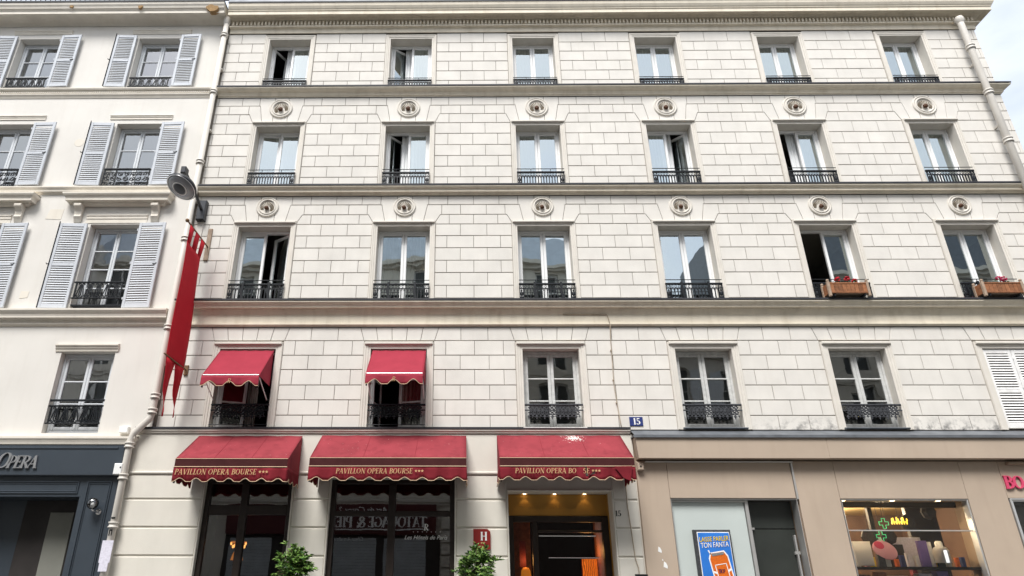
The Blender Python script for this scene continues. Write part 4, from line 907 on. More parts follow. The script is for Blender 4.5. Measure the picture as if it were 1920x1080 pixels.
def guard_dense(w, zt, zb):
    y = 0; r = B().bevbox(-w, w, y-.024, y+.024, zt-.018, zt+.018, .005).box(-w, w, y-.01, y+.01, zt-.10, zt-.085).box(-w, w, y-.012, y+.012, zb, zb+.018).box(-w, -w+.025, y-.012, y+.012, zb, zt).box(w-.025, w, y-.012, y+.012, zb, zt)
    s = B(); rnd = random.Random(4); nx, nzz = 7, 3
    for i in range(nx):
        for k in range(nzz):
            x = -w+.09+(2*w-.18)*i/(nx-1); z = zb+.055+(zt-.15-zb)*k/(nzz-1)*.9; sg = 1 if x > 0 else -1
            s.tube(spiral((x, y, z), .012, .058, R(60+70*k+40*i), 1.25*sg*(1 if k % 2 else -1), 12), [.016]*3+[.012]*10, 4)
            s.blob((x+.04*sg, y, z+.04), (.022, .012, .016), 6, 4).blob((x-.05*sg, y, z-.02), (.016, .01, .024), 6, 4)
    s.tube([(.05*math.cos(q*math.pi/5), y, (zt+zb)/2-.03+.06*math.sin(q*math.pi/5)) for q in range(10)], .010, 4, True)
    return r.mesh('railing', 'iron'), s.mesh('scrollwork', 'iron')
for key, g in ((4, guard_scroll(.50, 12.80, 12.53, None, 5)), (3, guard_dense(.52, 10.18, 9.735)), (2, guard_scroll(.53, 7.385, 7.03, None, 5)), (1, guard_scroll(.535, 4.80, 4.465, 4.91, 5))):
    for c in (-7.56, -10.55):
        if key == 1:
            if c < -9: continue
            c += .08
        o = lp(place('railing', g[0], left, (c, -.05 if key > 1 else .03, 0))); place('scrollwork', g[1], o)
        if key == 2: lp(B().box(c-.52, c+.52, -.03, .1, 6.87, 6.895).build('sill', 'iron', left))
# roof balcony rail and zinc attic of the left building
lp(B().prism([(LX0, 15.0), (LX1, 15.0), (LX1, 18.2), (LX0, 18.2)], 1.0, 8).build('roof', 'zinc_roof', left))
r = B().box(-13, -5.0, -.33, -.30, 15.02, 15.05).box(-13, -5.0, -.335, -.295, 15.75, 15.79); x = -12.9
while x < -5.0: r.box(x-.007, x+.007, -.322, -.308, 15.05, 15.75); x += .125
lp(r.build('roof_railing', 'iron', left))
for z in (4.0, 6.4, 9.2, 11.95, 14.6): lp(B().box(LX0, LX1, .37, 4.6, z, z+.1).build('floor_slab', 'interior', left))
lp(B().box(LX0, LX1, 4.61, 4.8, 0, 15).build('back_wall', 'interior', left)); lp(B().box(-9.1, -8.98, .37, 4.6, 4.1, 14.6).build('partition_wall', 'interior', left))
# ---- navy shopfront
lp(B().bevbox(LX0, -6.30, -.12, .0, 3.475, 4.018, .012).build('shop_fascia', 'navy', left)); lp(B().bevbox(LX0, -6.42, -.135, -.121, 3.955, 3.985, .006).build('fascia_bead', 'navy', left))
lp(wall(B(), LX0, -6.25, 0, 3.475, -.02, .30, [(-9.4, -7.0, 0, 3.115)]).build('shopfront', 'navy', left))
def panel(x0, x1, z0, z1):
    fr = []
    b = B()
    for d, p in ((0, .0),): pass
    def ring(a, w, y):
        b.bevbox(x0+a, x0+a+w, y, -.02, z0+a, z1-a, .005); b.bevbox(x1-a-w, x1-a, y, -.02, z0+a, z1-a, .005); b.bevbox(x0+a+w, x1-a-w, y+.001, -.02, z0+a, z0+a+w, .005); b.bevbox(x0+a+w, x1-a-w, y+.001, -.02, z1-a-w, z1-a, .005)
    ring(0, .022, -.042); ring(.034, .016, -.034)
    lp(b.build('panel_moulding', 'navy', left))
panel(-8.62, -7.05, 3.165, 3.385); panel(-6.90, -6.45, .3, 3.385)
lp(B().bevbox(-8.35, -7.0, .62, .70, 0, 3.12, .01).build('shop_door', 'shop_dark', left)); lp(B().bevbox(-7.83, -7.38, .60, .619, .2, 2.90, .006).build('door_pane', 'shade_pale', left))
lp(B().box(-9.4, -9.35, .301, .7, 0, 3.115).box(-7.0, -6.95, .301, .7, 0, 3.115).box(-9.4, -6.95, .301, .7, 3.116, 3.2).box(-9.35, -8.35, .65, .7, 0, 3.115).build('porch_lining', 'navy', left))
sg_ = thing('shop_lettering', 'raised silver serif letters on the navy fascia', 'sign', (-8.62, -.12, 3.60)); xx = 0
for i, ch in enumerate('OPERA'):
    h = .285 if i == 0 else .225; b = B(); xe = text_strokes(b, ch, xx, 0, h, -.004, .03, .22, 1.15, .80); b.build('letter', 'silver', sg_); xx = xe
gl = thing('wall_lamp', 'clear glass globe lamp on the navy pilaster', 'lamp', (-6.62, -.02, 2.87))
B().tube([(.03, 0, -.02), (.02, -.08, -.03), (-.02, -.14, -.01), (-.03, -.15, .02)], .016, 8).build('arm', 'chrome', gl, True); B().lathe([(.05, 0), (.05, -.015), (.001, -.016)], (.03, 0, -.02), 'y', 14).build('back_plate', 'chrome', gl)
B().blob((-.03, -.15, .11), .10, 18, 12).build('globe', 'glass_clear', gl, True).data.materials[0] = M['glass_shop']; B().blob((-.03, -.15, .08), (.035, .035, .05), 8, 6).build('bulb', 'white_paint', gl, True)

# ================================================================== DRAINPIPES
def collar(b, x, y, z, r=.09, h=.10): b.lathe([(r-.02, z-h/2), (r, z-h/2), (r, z-h*.25), (r-.014, z-h*.2), (r-.014, z+h*.2), (r, z+h*.25), (r, z+h/2), (r-.02, z+h/2)], (x, y, 0), 'z', 16)
PX, PY = -5.915, -.13
dp = thing('drainpipe', 'cream drainpipe with a dogleg between the stucco building and the hotel', 'drainpipe', (PX, PY, 0))
b = B().tube([(0, 0, 14.45), (0, 0, 4.62), (-.02, 0, 4.52), (-.27, 0, 4.24), (-.305, 0, 4.12), (-.305, 0, .02)], .063, 14); b.build('pipe', 'pipe', dp, True)
b = B(); b.lathe([(.06, 14.40), (.085, 14.45), (.09, 14.56), (.07, 14.60), (.075, 14.62)], n=16); b.build('pipe_head', 'pipe', dp, True)
for z in (14.05, 12.28, 10.3, 8.35, 6.35, 4.95, 4.66): b = B(); collar(b, 0, 0, z); b.build('collar', 'pipe', dp, True)
for z in (4.02, 3.45, 2.62, 1.4): b = B(); collar(b, -.305, 0, z); b.build('collar', 'pipe', dp, True)
for z in (13.0, 11.2, 9.3, 7.3, 5.6): B().box(-.09, .09, .02, .135, z, z+.03).build('clip', 'pipe', dp)
b = B().box(-.40, -.21, -.078, -.062, 2.0, 2.36).box(-.38, -.23, -.08, -.062, 1.86, 2.04); b.build('pasted_paper', 'paper', dp)
b = B().box(-.335, -.27, -.068, -.060, 2.72, 2.75).box(-.33, -.31, -.068, -.06, 2.44, 2.54).box(-.29, -.275, -.068, -.06, 2.44, 2.54).box(-.33, -.275, -.0685, -.06, 2.52, 2.54); b.build('graffiti', 'black_paint', dp)
dp2 = thing('drainpipe', 'straight cream drainpipe near the free end of the hotel', 'drainpipe', (12.11, -.20, 0))
B().tube([(0, .12, 14.42), (0, 0, 14.25), (0, 0, 14.1), (0, 0, 4.35)], .072, 14).build('pipe', 'pipe', dp2, True)
b = B(); b.lathe([(.07, 14.22), (.098, 14.28), (.10, 14.36), (.085, 14.40), (.001, 14.41)], n=16); b.build('pipe_head', 'pipe', dp2, True)
for z in (13.45, 12.1, 10.75, 9.3, 7.6, 5.6): b = B(); collar(b, 0, 0, z, .098, .11); b.build('collar', 'pipe', dp2, True)
for z in (13.0, 11.2, 8.5): B().box(-.02, .02, .03, .20, z, z+.04).build('clip', 'pipe', dp2)
# junction boxes and cables
jb = tag(B().bevbox(-.085, .085, -.09, .0, -.06, .06, .012).build('junction_box', 'white_paint', loc=(-6.42, 0, 4.32)), 'small white junction box above the navy shop cornice', 'junction box')
jb2 = thing('alarm_box', 'white alarm box clipped beside the drainpipe at the navy fascia', 'alarm box', (-6.30, -.12, 3.57)); B().bevbox(-.09, .06, -.09, .0, -.09, .11, .012).build('case', 'white_paint', jb2); B().bevbox(.02, .045, -.094, -.088, .02, .05, .002).build('lens', 'black_paint', jb2)
cb = thing('cable', 'thin cream cable clipped down the hotel front to the door pier', 'cable', (2.88, -.03, 0))
B().tube([(-.9, -.03, 6.655), (-.02, -.03, 6.65), (.0, -.03, 6.60), (.03, -.035, 6.42), (.02, 0, 6.2), (0, 0, 5.2), (.02, 0, 4.9), (.05, 0, 4.5), (.06, -.03, 4.35)], .009, 6).build('run', 'cable_m', cb, True)
B().tube([(.04, 0, 3.5), (.03, .0, 3.0), (.06, .0, 2.5), (.08, .0, 2.1), (.12, .0, 1.95), (.13, .0, 1.0)], .010, 6).build('run', 'cable_m', cb, True); B().bevbox(.05, .26, -.04, .03, 1.72, 1.85, .01).build('box', 'black_paint', cb)
cbx = [(2.885, 5.9), (2.875, 5.3), (2.895, 4.85)]
for x, z in cbx: B().box(-.012, .012, -.014, .03, -.012, .012).build('clip', 'cable_m', cb, loc=(x-2.88, 0, z))
cm = thing('sensor_box', 'small beige sensor box under the brown fascia corner', 'sensor', (3.20, -.03, 3.66)); B().bevbox(-.055, .055, -.10, 0, -.075, .06, .012).build('case', 'tan', cm); B().lathe([(.001, -.106), (.016, -.106), (.018, -.10)], (0, 0, -.01), 'y', 12).build('lens', 'black_paint', cm)

# ================================================================== AWNINGS
def scallop(t):      # 0..1 across one scallop: flat drops joined by raised arches
    if t < .16: return 0
    if t < .36: return (t-.16)/.20*.75
    if t < .64: return .75+.25*math.sin((t-.36)/.28*math.pi)
    if t < .84: return .75*(1-(t-.64)/.20)
    return 0
def awning(label, x0, x1, zt, p, zf, zb, zv, n, cm='awning', bm='awning_band', text=None, tx=None, th=.085, group=None, sidev=True, rise=.055, torn=False, yb=-.03):
    cx = (x0+x1)/2; w = x1-x0
    a = thing('awning', label, 'awning', (cx, yb, zt), group); X0, X1 = -w/2, w/2; p = p+yb; zf -= zt; zb -= zt; zv -= zt
    b = B(); nu, nv = 24, 8; idx = []
    for i in range(nu+1):
        for k in range(nv+1):
            u, v = i/nu, k/nv; sag = -.012*math.sin(math.pi*v)*(1+.5*math.sin(u*9))-.006*math.sin(math.pi*u*5)*v*(1-v)*4
            b.v.append((X0+w*u, -p*v, zf*v+sag+(.004*math.sin(u*31) if k == 0 else 0)))
    for i in range(nu):
        for k in range(nv): q = i*(nv+1)+k; b.f.append((q, q+1, q+nv+2, q+nv+1))
    for x, fl in ((X0, 0), (X1, 1)):
        j = len(b.v); b.v += [(x, 0, 0), (x, -p, zf), (x, -p, zb), (x, 0, zb)]; b.f.append((j, j+1, j+2, j+3) if fl else (j+3, j+2, j+1, j))
    o = b.build('canopy', cm, a, True); sm = o.modifiers.new('thick', 'SOLIDIFY'); sm.thickness = .006; sm.offset = -1
    for pg in o.data.polygons: pg.use_smooth = len(pg.vertices) == 4 and pg.index < nu*nv
    if zf-zb > .02: B().bevbox(X0+.002, X1-.002, -p-.006, -p+.004, zb, zf-.004, .002).build('front_band', bm, a)
    # valance: front and the two sides
    def vstrip(b, pa, pb, n, amp, piping, gap=None):
        L = (pb-pa).length; m = n*18; d = (pb-pa)/m; nrm = Vector((d.y, -d.x, 0)).normalized(); rows = 4; i0 = len(b.v); pts = []
        for i in range(m+1):
            t = (i/m*n) % 1 if i < m else 1.0
            zl = zv+rise*scallop(t); base = pa+d*i
            for k in range(rows+1):
                v = k/rows; wv = amp*v*(math.sin(i*.31)+.7*math.sin(i*.13+1.3)+.35*math.sin(i*.83)); q = base+nrm*wv
                b.v.append((q.x, q.y, zb+(zl-zb)*v))
            pts.append(b.v[-1])
        for i in range(m):
            for k in range(rows):
                if gap and gap[0] < i/m < gap[1] and k < 3: continue
                q = i0+i*(rows+1)+k; b.f.append((q, q+1, q+rows+2, q+rows+1))
        piping.tube([(x, y-.002, z) for x, y, z in pts], .0065, 4)
    vb, pp = B(), B(); y = -p-.008
    vstrip(vb, Vector((X0, y, 0)), Vector((X1, y, 0)), n, .014, pp, torn and (.63, .70))
    if sidev:
        ns = max(1, round(p/(w/n))); vstrip(vb, Vector((X0-.004, 0, 0)), Vector((X0-.004, y, 0)), ns, .008, pp); vstrip(vb, Vector((X1+.004, y, 0)), Vector((X1+.004, 0, 0)), ns, .008, pp)
    vo = vb.build('valance', 'awning_valance' if cm == 'awning' else cm, a, True); s2 = vo.modifiers.new('thick', 'SOLIDIFY'); s2.thickness = .004
    if zf-zb > .02: pp.tube([(X0, y-.006, zb), (X1, y-.006, zb)], .007, 5).tube([(X0, -p-.006, zf), (X1, -p-.006, zf)], .005, 5)
    pp.build('piping', 'piping', a)
    fr = B().tube([(X0+.02, -.01, zb+.02), (X0+.02, -p+.02, zb+.02), (X1-.02, -p+.02, zb+.02), (X1-.02, -.01, zb+.02)], .013, 6).tube([(X0+.03, -.012, -.07), (X1-.03, -.012, -.07)], .013, 6)
    for x in (X0+.025, X1-.025): fr.tube([(x, -.02, -.085), (x, -p+.05, zf-.03)], .011, 6)
    fr.build('frame', 'alu', a)
    if text:
        b = B(); tz = (zb+zv+rise)/2-th*.42; xw = tx-cx
        for ch in text:
            i_ = (xw-X0)/w*n*18; wv = .014*.6*2.0
            if ch == '_': xw += th*.55; continue
            b = B()
            if ch == '*': xw = text_strokes(b, ch, xw, tz+.005, th, y-.014-abs(wv), .003, 0, 1)
            else: xw = text_strokes(b, ch, xw, tz, th, y-.014-abs(wv), .003, .12, .85, 1.02)
            if b.f: b.build('star' if ch == '*' else 'letter', 'gilt', a)
    if zf-zb > .02:
        for u in (.34, .67): B().tube([(X0+w*u, -p*v, zf*v-.012*math.sin(math.pi*v)*(1+.5*math.sin(u*9))-.006*math.sin(math.pi*u*5)*v*(1-v)*4+.001) for v in [q/8 for q in range(9)]], .0035, 4).build('seam', 'awning_valance', a)
    if torn:
        B().prism([(w*.145-.01, zb-.005), (w*.205, zb-.005), (w*.205, zb-.06), (w*.15, zv+rise)], y-.022, y-.016).build('torn_flap', 'awning_valance', a)
        B().prism([(X1-.36, zb-.005), (X1-.05, zb-.002), (X1-.10, zv-.02), (X1-.22, zv+.03)], y-.035, y-.028).build('loose_corner', 'awning_valance', a)
    for x in (X0+.02, X1-.02): B().box(x-.012, x+.012, -p+.03, -p+.06, zv-.02, zb+.02).build('drop_bar', 'dark_wood', a)
    return a
TXT = 'PAVILLON OPERA BOURSE ***'
awning('dark red awning with gilt lettering beside the drainpipe dogleg', -4.99, -3.04, 4.215, .90, 3.645, 3.507, 3.262, 7, text=TXT, tx=-4.955, th=.093)
awning('widest dark red awning over the large hotel window with white script', -2.67, .03, 4.225, .90, 3.662, 3.522, 3.285, 9, text=TXT, tx=-2.20, th=.087)
awning('dark red awning with bird droppings and a torn valance over the hotel door', .60, 2.90, 4.23, .90, 3.667, 3.527, 3.298, 8, text='PAVILLON OPERA BO_  SE ***', tx=.85, th=.086, torn=True)
def small_awning(label, x0, x1, p, zf, zv):
    a = awning(label, x0, x1, 5.905, p, zf, zf-.012, zv, 3, 'awning_light', 'awning_light', None, sidev=False, rise=.085, yb=-.01)
    w = x1-x0; q = p-.01
    ar = B()
    for s in (-1, 1): ar.tube([(s*(w/2-.02), -.02, zf-5.905-.13-.16), (s*(w/2-.02), -q+.02, zf-5.905+.0)], .010, 6)
    ar.build('arm', 'white_paint', a)
    b = B(); text_strokes(b, 'R', -.05, zv-5.905+.05, .085, -q-.014, .003, .25, .7); b.build('monogram', 'gilt', a)
small_awning('small bright red awning over the first-floor window beside the long banner', -4.85, -3.78, .72, 5.19, 4.99)
small_awning('small bright red awning over the first-floor window above the widest awning', -1.82, -.76, .74, 5.215, 5.02)

# ================================================================== BANNER, STREET LAMP, SIGNS
BX = -5.46
bn = thing('banner', 'long red swallow-tailed banner hung from poles off the hotel front', 'banner', (BX, 0, 8.2))
def bw(y, z): return .018*math.sin(z*2.1+y*3)+.012*math.sin(y*9+z)
b = B(); nu, nv = 8, 26; yo, yi = -1.02, -.22
for i in range(nu+1):
    for k in range(nv+1): y = yo+(yi-yo)*i/nu+.06*(k/nv); z = -.36-(2.36)*k/nv; b.v.append((bw(y, z), y, z))
for i in range(nu):
    for k in range(nv): q = i*(nv+1)+k; b.f.append((q, q+1, q+nv+2, q+nv+1))
for ya in (yo, yo+.30, yo+.60):
    j = len(b.v); b.v += [(.02, ya, 0.0), (.02, ya+.20, 0.0), (bw(ya+.2, -.36), ya+.20, -.36), (bw(ya, -.36), ya, -.36)]; b.f.append((j+3, j+2, j+1, j))
for t, (ya, yb_, yt, zt_) in enumerate(((-.96, -.50, -.74, -3.78), (-.50, -.16, -.22, -3.68))):
    m = 10; j = len(b.v)
    for k in range(m+1): v = k/m; a0 = ya+(yt-ya)*v**1.2; a1 = yb_+(yt+.02-yb_)*v**.8; z = -2.72+(zt_+2.72)*v; b.v += [(bw(a0, z)+.03*v*math.sin(v*9), a0, z), (bw(a1, z)-.02*v, a1, z)]
    for k in range(m): b.f.append((j+2*k, j+2*k+1, j+2*k+3, j+2*k+2))
o = b.build('cloth', 'banner', bn, True); s = o.modifiers.new('t', 'SOLIDIFY'); s.thickness = .005
B().tube([(0, 0, .02), (0, -1.12, .02)], .017, 8).blob((0, -1.15, .02), .04, 10, 8).build('pole', 'wood', bn, True); B().tube([(.0, 0, -2.70), (0, -1.06, -2.70)], .014, 8).build('pole', 'wood', bn, True)
B().bevbox(-.045, .045, -.035, 0, -.30, .46, .008).build('bracket', 'planter_post', bn); B().bevbox(-.04, .04, -.03, 0, -2.80, -2.60, .006).build('bracket', 'wood', bn)
b = B()
for k in range(9): z = -1.0-.17*k; b.tube([(bw(-.62, z)-.006, -.66+.05*(k % 2), z), (bw(-.55, z-.08)-.006, -.56+.04*((k+1) % 2), z-.08), (bw(-.6, z-.15)-.006, -.62, z-.15)], .004, 4)
b.build('embroidery', mat('thread', (.30, .02, .03), .9, .1), bn)
lx = -5.70
sl = thing('street_lamp', 'grey round street lantern on a wall arm above the red banner', 'street lamp', (lx, 0, 8.9))
B().bevbox(-.09, .09, -.13, 0, -.06, .42, .015).build('wall_box', 'lamp_grey', sl); B().bevbox(-.06, .06, -.02, 0, -.5, -.06, .006).build('conduit', 'pipe', sl)
B().tube([(0, -.10, .18), (.0, -.42, .30), (0, -1.12, .47), (0, -1.22, .47)], [.032, .032, .030, .030], 8).build('arm', 'lamp_grey', sl); B().bevbox(-.05, .05, -1.26, -1.10, .38, .53, .01).build('arm_joint', 'lamp_grey', sl)
hd = B().lathe([(.001, .24), (.09, .235), (.20, .20), (.29, .13), (.335, .065), (.345, .03), (.34, 0), (.30, -.005)], n=32).build('head', 'lamp_grey', sl, True, (0, -1.19, .06)); hd.rotation_euler = (R(-22), R(16), 0); hd.scale = (.92, .92, .85)
B().lathe([(.30, -.004), (.29, -.03), (.20, -.055), (.001, -.065)], n=32).build('glass_dish', 'lamp_glass', hd, True)
B().lathe([(.15, -.068), (.17, -.066), (.17, -.058), (.15, -.06)], n=32).build('lens_ring', 'white_paint', hd, True); B().lathe([(.001, -.072), (.10, -.070), (.13, -.060)], n=24).build('led_cluster', 'lamp_grey', hd, True)
B().lathe([(.315, -.012), (.325, .006), (.335, -.008), (.325, -.016), (.315, -.012)], n=32).build('rim', 'silver', hd, True)
hs = thing('hotel_sign', 'dark red hotel plaque with a white H and stars behind the potted shrub', 'sign', (.30, -.03, 2.41))
B().prism([(-.15, -.17), (.15, -.17), (.15, .12), (.10, .165), (-.15, .165)], -.03, .025).build('plate', 'sign_red', hs)
b = B(); text_strokes(b, 'H', -.03, -.025, .14, -.03, .004, 0, 1.2); b.build('letter', 'white_paint', hs); b = B(); text_strokes(b, '**', -.03, -.10, .075, -.03, .004); b.build('stars', 'gilt', hs)
np_ = thing('number_plate', 'blue enamel number plate 15 on the first-floor stone', 'number plate', (3.235, -.002, 4.497))
B().bevbox(-.125, .125, -.018, 0, -.085, .085, .006).build('plate', 'plate_blue', np_); b = B(); text_strokes(b, '15', -.062, -.06, .12, -.018, .003, 0, 1.25); b.build('digits', 'white_paint', np_)
n2 = thing('door_number', 'black painted 15 on the pier right of the hotel door', 'number', (2.735, -.006, 2.845)); b = B(); text_strokes(b, '15', -.05, -.045, .095, 0, .003, 0, 1.2); b.build('digits', 'black_paint', n2)
# torn paper scraps on the brown shopfront
for x, z, s in ((3.40, 2.245, 1), (3.47, 2.0, 1.1), (3.43, 2.08, .3)): tag(B().prism([(-.02*s, .05*s), (.01*s, .03*s), (.03*s, -.02*s), (.025*s, -.055*s), (-.035*s, -.03*s)], -.003, 0).build('paper_scrap', 'white_paint', loc=(x, -.0325, z)), 'torn white paper scrap stuck to the brown cladding', 'paper', 'paper scraps on the brown cladding')

# ================================================================== PLANTERS, FLOWERS, SHRUBS
def planter(x0, x1, lab1, lab2, pm, seed):
    z0, z1, y0, y1 = 6.965, 7.215, -.36, -.09; pl = thing('window_box', lab1, 'planter', ((x0+x1)/2, -.22, z0)); ox, oy = (x0+x1)/2, -.22
    def L(b, nm, m): o = b.build(nm, m, pl); o.matrix_parent_inverse = Matrix.Translation((-ox, -oy, -z0)); return o
    n = 9
    for k in range(n): a = x0+.05+(x1-x0-.1)*k/n; c = x0+.05+(x1-x0-.1)*(k+1)/n; L(B().bevbox(a+.002, c-.002, y0+.012, y0+.03, z0+.05, z1-.03, .003), 'slat', 'planter_wood')
    for za, zc in ((z0+.02, z0+.05), (z1-.03, z1)): L(B().bevbox(x0+.05, x1-.05, y0+.004, y0+.034, za, zc, .004), 'rail', 'planter_wood')
    for x in (x0, x1-.05):
        for y in (y0, y1-.05): L(B().bevbox(x, x+.05, y, y+.05, z0-.04, z1+.02, .006).blob((x+.025, y+.025, z1+.045), .03, 8, 6), 'post', 'planter_post')
    for x in (x0+.012, x1-.03): L(B().bevbox(x, x+.018, y0+.05, y1-.05, z0+.03, z1-.01, .003), 'side_panel', 'planter_wood')
    L(B().box(x0+.03, x1-.03, y0+.03, y1-.01, z0+.03, z0+.05).box(x0+.03, x1-.03, y1-.03, y1-.012, z0+.05, z1-.01), 'bottom', 'planter_post'); L(B().box(x0+.05, x1-.05, y0+.035, y1-.035, z0+.05, z1-.04), 'soil', 'bark')
    for xa_ in (x0+.1, x1-.13): L(B().box(xa_, xa_+.03, y0+.02, -.02, z0-.03, z0+.012), 'bracket', 'iron')
    rnd = random.Random(seed); cxs = [x0+.28+.2*k for k in range(3)] if seed == 1 else [x0+.45, x0+.58]
    g = thing('geranium', lab2, 'plant', (ox, oy, z1-.05)); st, lf, pt = B(), B(), B()
    for k in range(34):
        x = rnd.uniform(x0+.16, x1-.16); y = rnd.uniform(y0+.06, y1-.05); z = z1+rnd.uniform(-.02, .07); s = rnd.uniform(.022, .036); a = rnd.uniform(0, 6.28); t = rnd.uniform(-.7, .7)
        c = Vector((x-ox, y-oy, z-z1+.05)); i = len(lf.v)
        for q in range(6): an = a+q*math.pi/3; d = Vector((math.cos(an), math.sin(an), t*math.cos(an))); lf.v.append(tuple(c+d*s*(1 if q % 2 else .8)))
        lf.f.append(tuple(range(i, i+6)))
        st.tube([(c.x*.8, c.y*.6, -.03), tuple(c)], .004, 4)
    for x in cxs:
        y = rnd.uniform(y0+.08, y1-.06); z = z1+rnd.uniform(.10, .135); c = Vector((x-ox, y-oy, z-z1+.05)); st.tube([(c.x, c.y*.5, -.03), tuple(c)], .005, 5)
        for q in range(16): d = Vector((rnd.gauss(0, 1), rnd.gauss(0, 1), rnd.gauss(0, 1)*.7)).normalized()*.045; pt.blob(tuple(c+d), (.022, .022, .016), 5, 3, .2)
    st.build('stems', 'leaf_dark', g); lf.build('leaves', 'leaf_light', g); pt.build('blossoms', pm, g)
planter(7.24, 8.06, 'weathered wooden slatted window box below the wide open casement', 'red geraniums in the window box below the wide open casement', 'petal', 1)
planter(10.29, 11.11, 'brown wooden window box on the guard of the end bay beside the drainpipe', 'pink red geraniums in the window box of the end bay', 'petal_pink', 2)
def shrub(x, y, zc, r, label, seed, ml=('leaf', 'leaf_light', 'leaf_dark')):
    rnd = random.Random(seed); t = thing('potted_shrub', label, 'potted plant', (x, y, 0))
    B().lathe([(.001, 0), (.17, 0), (.22, .42), (.235, .42), (.235, .47), (.21, .47), (.20, .44), (.001, .43)], n=20).build('pot', 'pot', t, True)
    b = B().tube([(0, 0, .4), (.01, .01, .9), (-.01, 0, zc)], [.028, .024, .016], 8)
    for k in range(16):
        a = rnd.uniform(0, 6.28); e = rnd.uniform(-.5, 1.3); d = Vector((math.cos(a)*math.cos(e), math.sin(a)*math.cos(e), math.sin(e)))*r*.9
        b.tube([(0, 0, zc-.25+.02*k), tuple(d*.5+Vector((0, 0, zc-.03))), tuple(d+Vector((0, 0, zc)))], [.010, .007, .003], 5)
    b.build('trunk', 'bark', t, True)
    parts = [B(), B(), B()]
    tips = []
    for k in range(170):
        d = Vector((rnd.gauss(0, 1), rnd.gauss(0, 1), rnd.gauss(0, 1))).normalized(); rr = r*rnd.uniform(.55, 1.02)*(1+.16*math.sin(5*d.x+seed)*math.cos(4*d.z))
        if rnd.random() < .16: rr *= rnd.uniform(1.12, 1.38)
        tips.append(Vector((d.x*rr, d.y*rr, zc+d.z*rr*1.05)))
    for tp_ in tips:
        out = (tp_-Vector((0, 0, zc))).normalized()
        for q in range(13):
            a = rnd.uniform(0, 6.28); side = Vector((math.cos(a), math.sin(a), rnd.uniform(-.5, .6))); d = (out*rnd.uniform(.3, .9)+side*.8).normalized(); L = rnd.uniform(.06, .105); W = L*.24
            base = tp_-out*rnd.uniform(0, .10); w = d.cross(Vector((rnd.gauss(0, .4), rnd.gauss(0, .4), 1))).normalized()*W; n_ = w.cross(d).normalized()
            p = parts[rnd.choice((0, 0, 1, 1, 2))]; i = len(p.v); m = base+d*L*.5
            p.v += [tuple(base), tuple(m+w-n_*.004), tuple(base+d*L-Vector((0, 0, .012))), tuple(m-w-n_*.004), tuple(m+n_*.006)]; p.f += [(i, i+1, i+4), (i+1, i+2, i+4), (i+2, i+3, i+4), (i+3, i, i+4)]
    me = bpy.data.meshes.new('crown'); vs, fs, mi = [], [], []
    for k, p in enumerate(parts): o_ = len(vs); vs += p.v; fs += [tuple(q+o_ for q in f) for f in p.f]; mi += [k]*len(p.f)
    me.from_pydata(vs, [], fs)
    for m in ml: me.materials.append(M[m])
    me.polygons.foreach_set('material_index', mi); me.update(); o = place('crown', me, t); stuff(o)
shrub(-2.86, -.55, 1.93, .335, 'clipped green potted shrub between the two hotel windows', 3)
shrub(.20, -.55, 1.92, .345, 'bright green potted shrub in front of the red hotel plaque', 5)

# ================================================================== CURTAINS
def curtain(x0, x1, z0, z1, y, mt, label, seed, amp=.025, pitch=.075):
    b = B(); n = int((x1-x0)/pitch*6)+1; rnd = random.Random(seed); ph = rnd.uniform(0, 6); m = 6
    for i in range(n+1):
        u = i/n
        for k in range(m+1): v = k/m; x = x0+(x1-x0)*u; a = amp*(.5+.6*v); b.v.append((x+.012*v*math.sin(u*13+ph), y+a*math.sin(2*math.pi*(x-x0)/pitch+ph+.5*math.sin(x*7))+.3*a*math.sin(x*31), z1+(z0-z1)*v))
    for i in range(n):
        for k in range(m): q = i*(m+1)+k; b.f.append((q, q+1, q+m+2, q+m+1))
    return tag(b.build('curtain', mt, smooth=True), label, 'curtain', 'curtains behind the hotel windows')
FN = {2: 'second-floor', 3: 'third-floor', 4: 'top-floor'}
BN = ['beside the dogleg drainpipe', 'above the widest awning', 'above the hotel door', 'over the number plate', 'above the weathered window box', 'beside the straight drainpipe']
for f in (4, 3, 2):
    zb, zt, hw, dp_ = FL[f]
    for i, x in enumerate(BAY):
        if (f, i) in ((2, 0), (2, 4), (2, 5)): continue
        y = dp_+.55 if (f, i) in OPEN else dp_+.14
        if (f, i) in ((2, 2),): curtain(x-hw+.02, x+hw-.02, zb, zt-.02, y+.1, 'net', 'flat pale net curtain behind the %s window %s' % (FN[f], BN[i]), f*10+i, .01, .2); continue
        if (f, i) == (2, 3): curtain(x-hw+.02, x-hw+.24, zb, zt-.02, y, 'drape', 'gathered grey drape at the side of the %s window %s' % (FN[f], BN[i]), f*10+i); continue
        if (f, i) in OPEN: curtain(x-.16 if OPEN[(f, i)][0] else x-hw+.02, x+hw-.02 if OPEN[(f, i)][0] else x+.16, zb-.1, zt+.1, dp_+.13, 'curtain', 'hanging pale curtain behind the open %s casement %s' % (FN[f], BN[i]), f*10+i); continue
        curtain(x-hw+.02, x+hw-.02, zb-.1, zt+.1, y, 'net' if i % 2 else 'curtain', 'pleated white curtain behind the closed %s window %s' % (FN[f], BN[i]), f*10+i)
curtain(-1.29+.05, -1.29+.54, 4.3, 5.9, .55, 'drape', 'dark gathered drape in the first-floor window under the red awning above the widest awning', 5)
curtain(-4.30-.15, -4.30+.12, 4.3, 5.9, .6, 'drape', 'dark gathered drape in the first-floor window under the red awning beside the banner', 6)
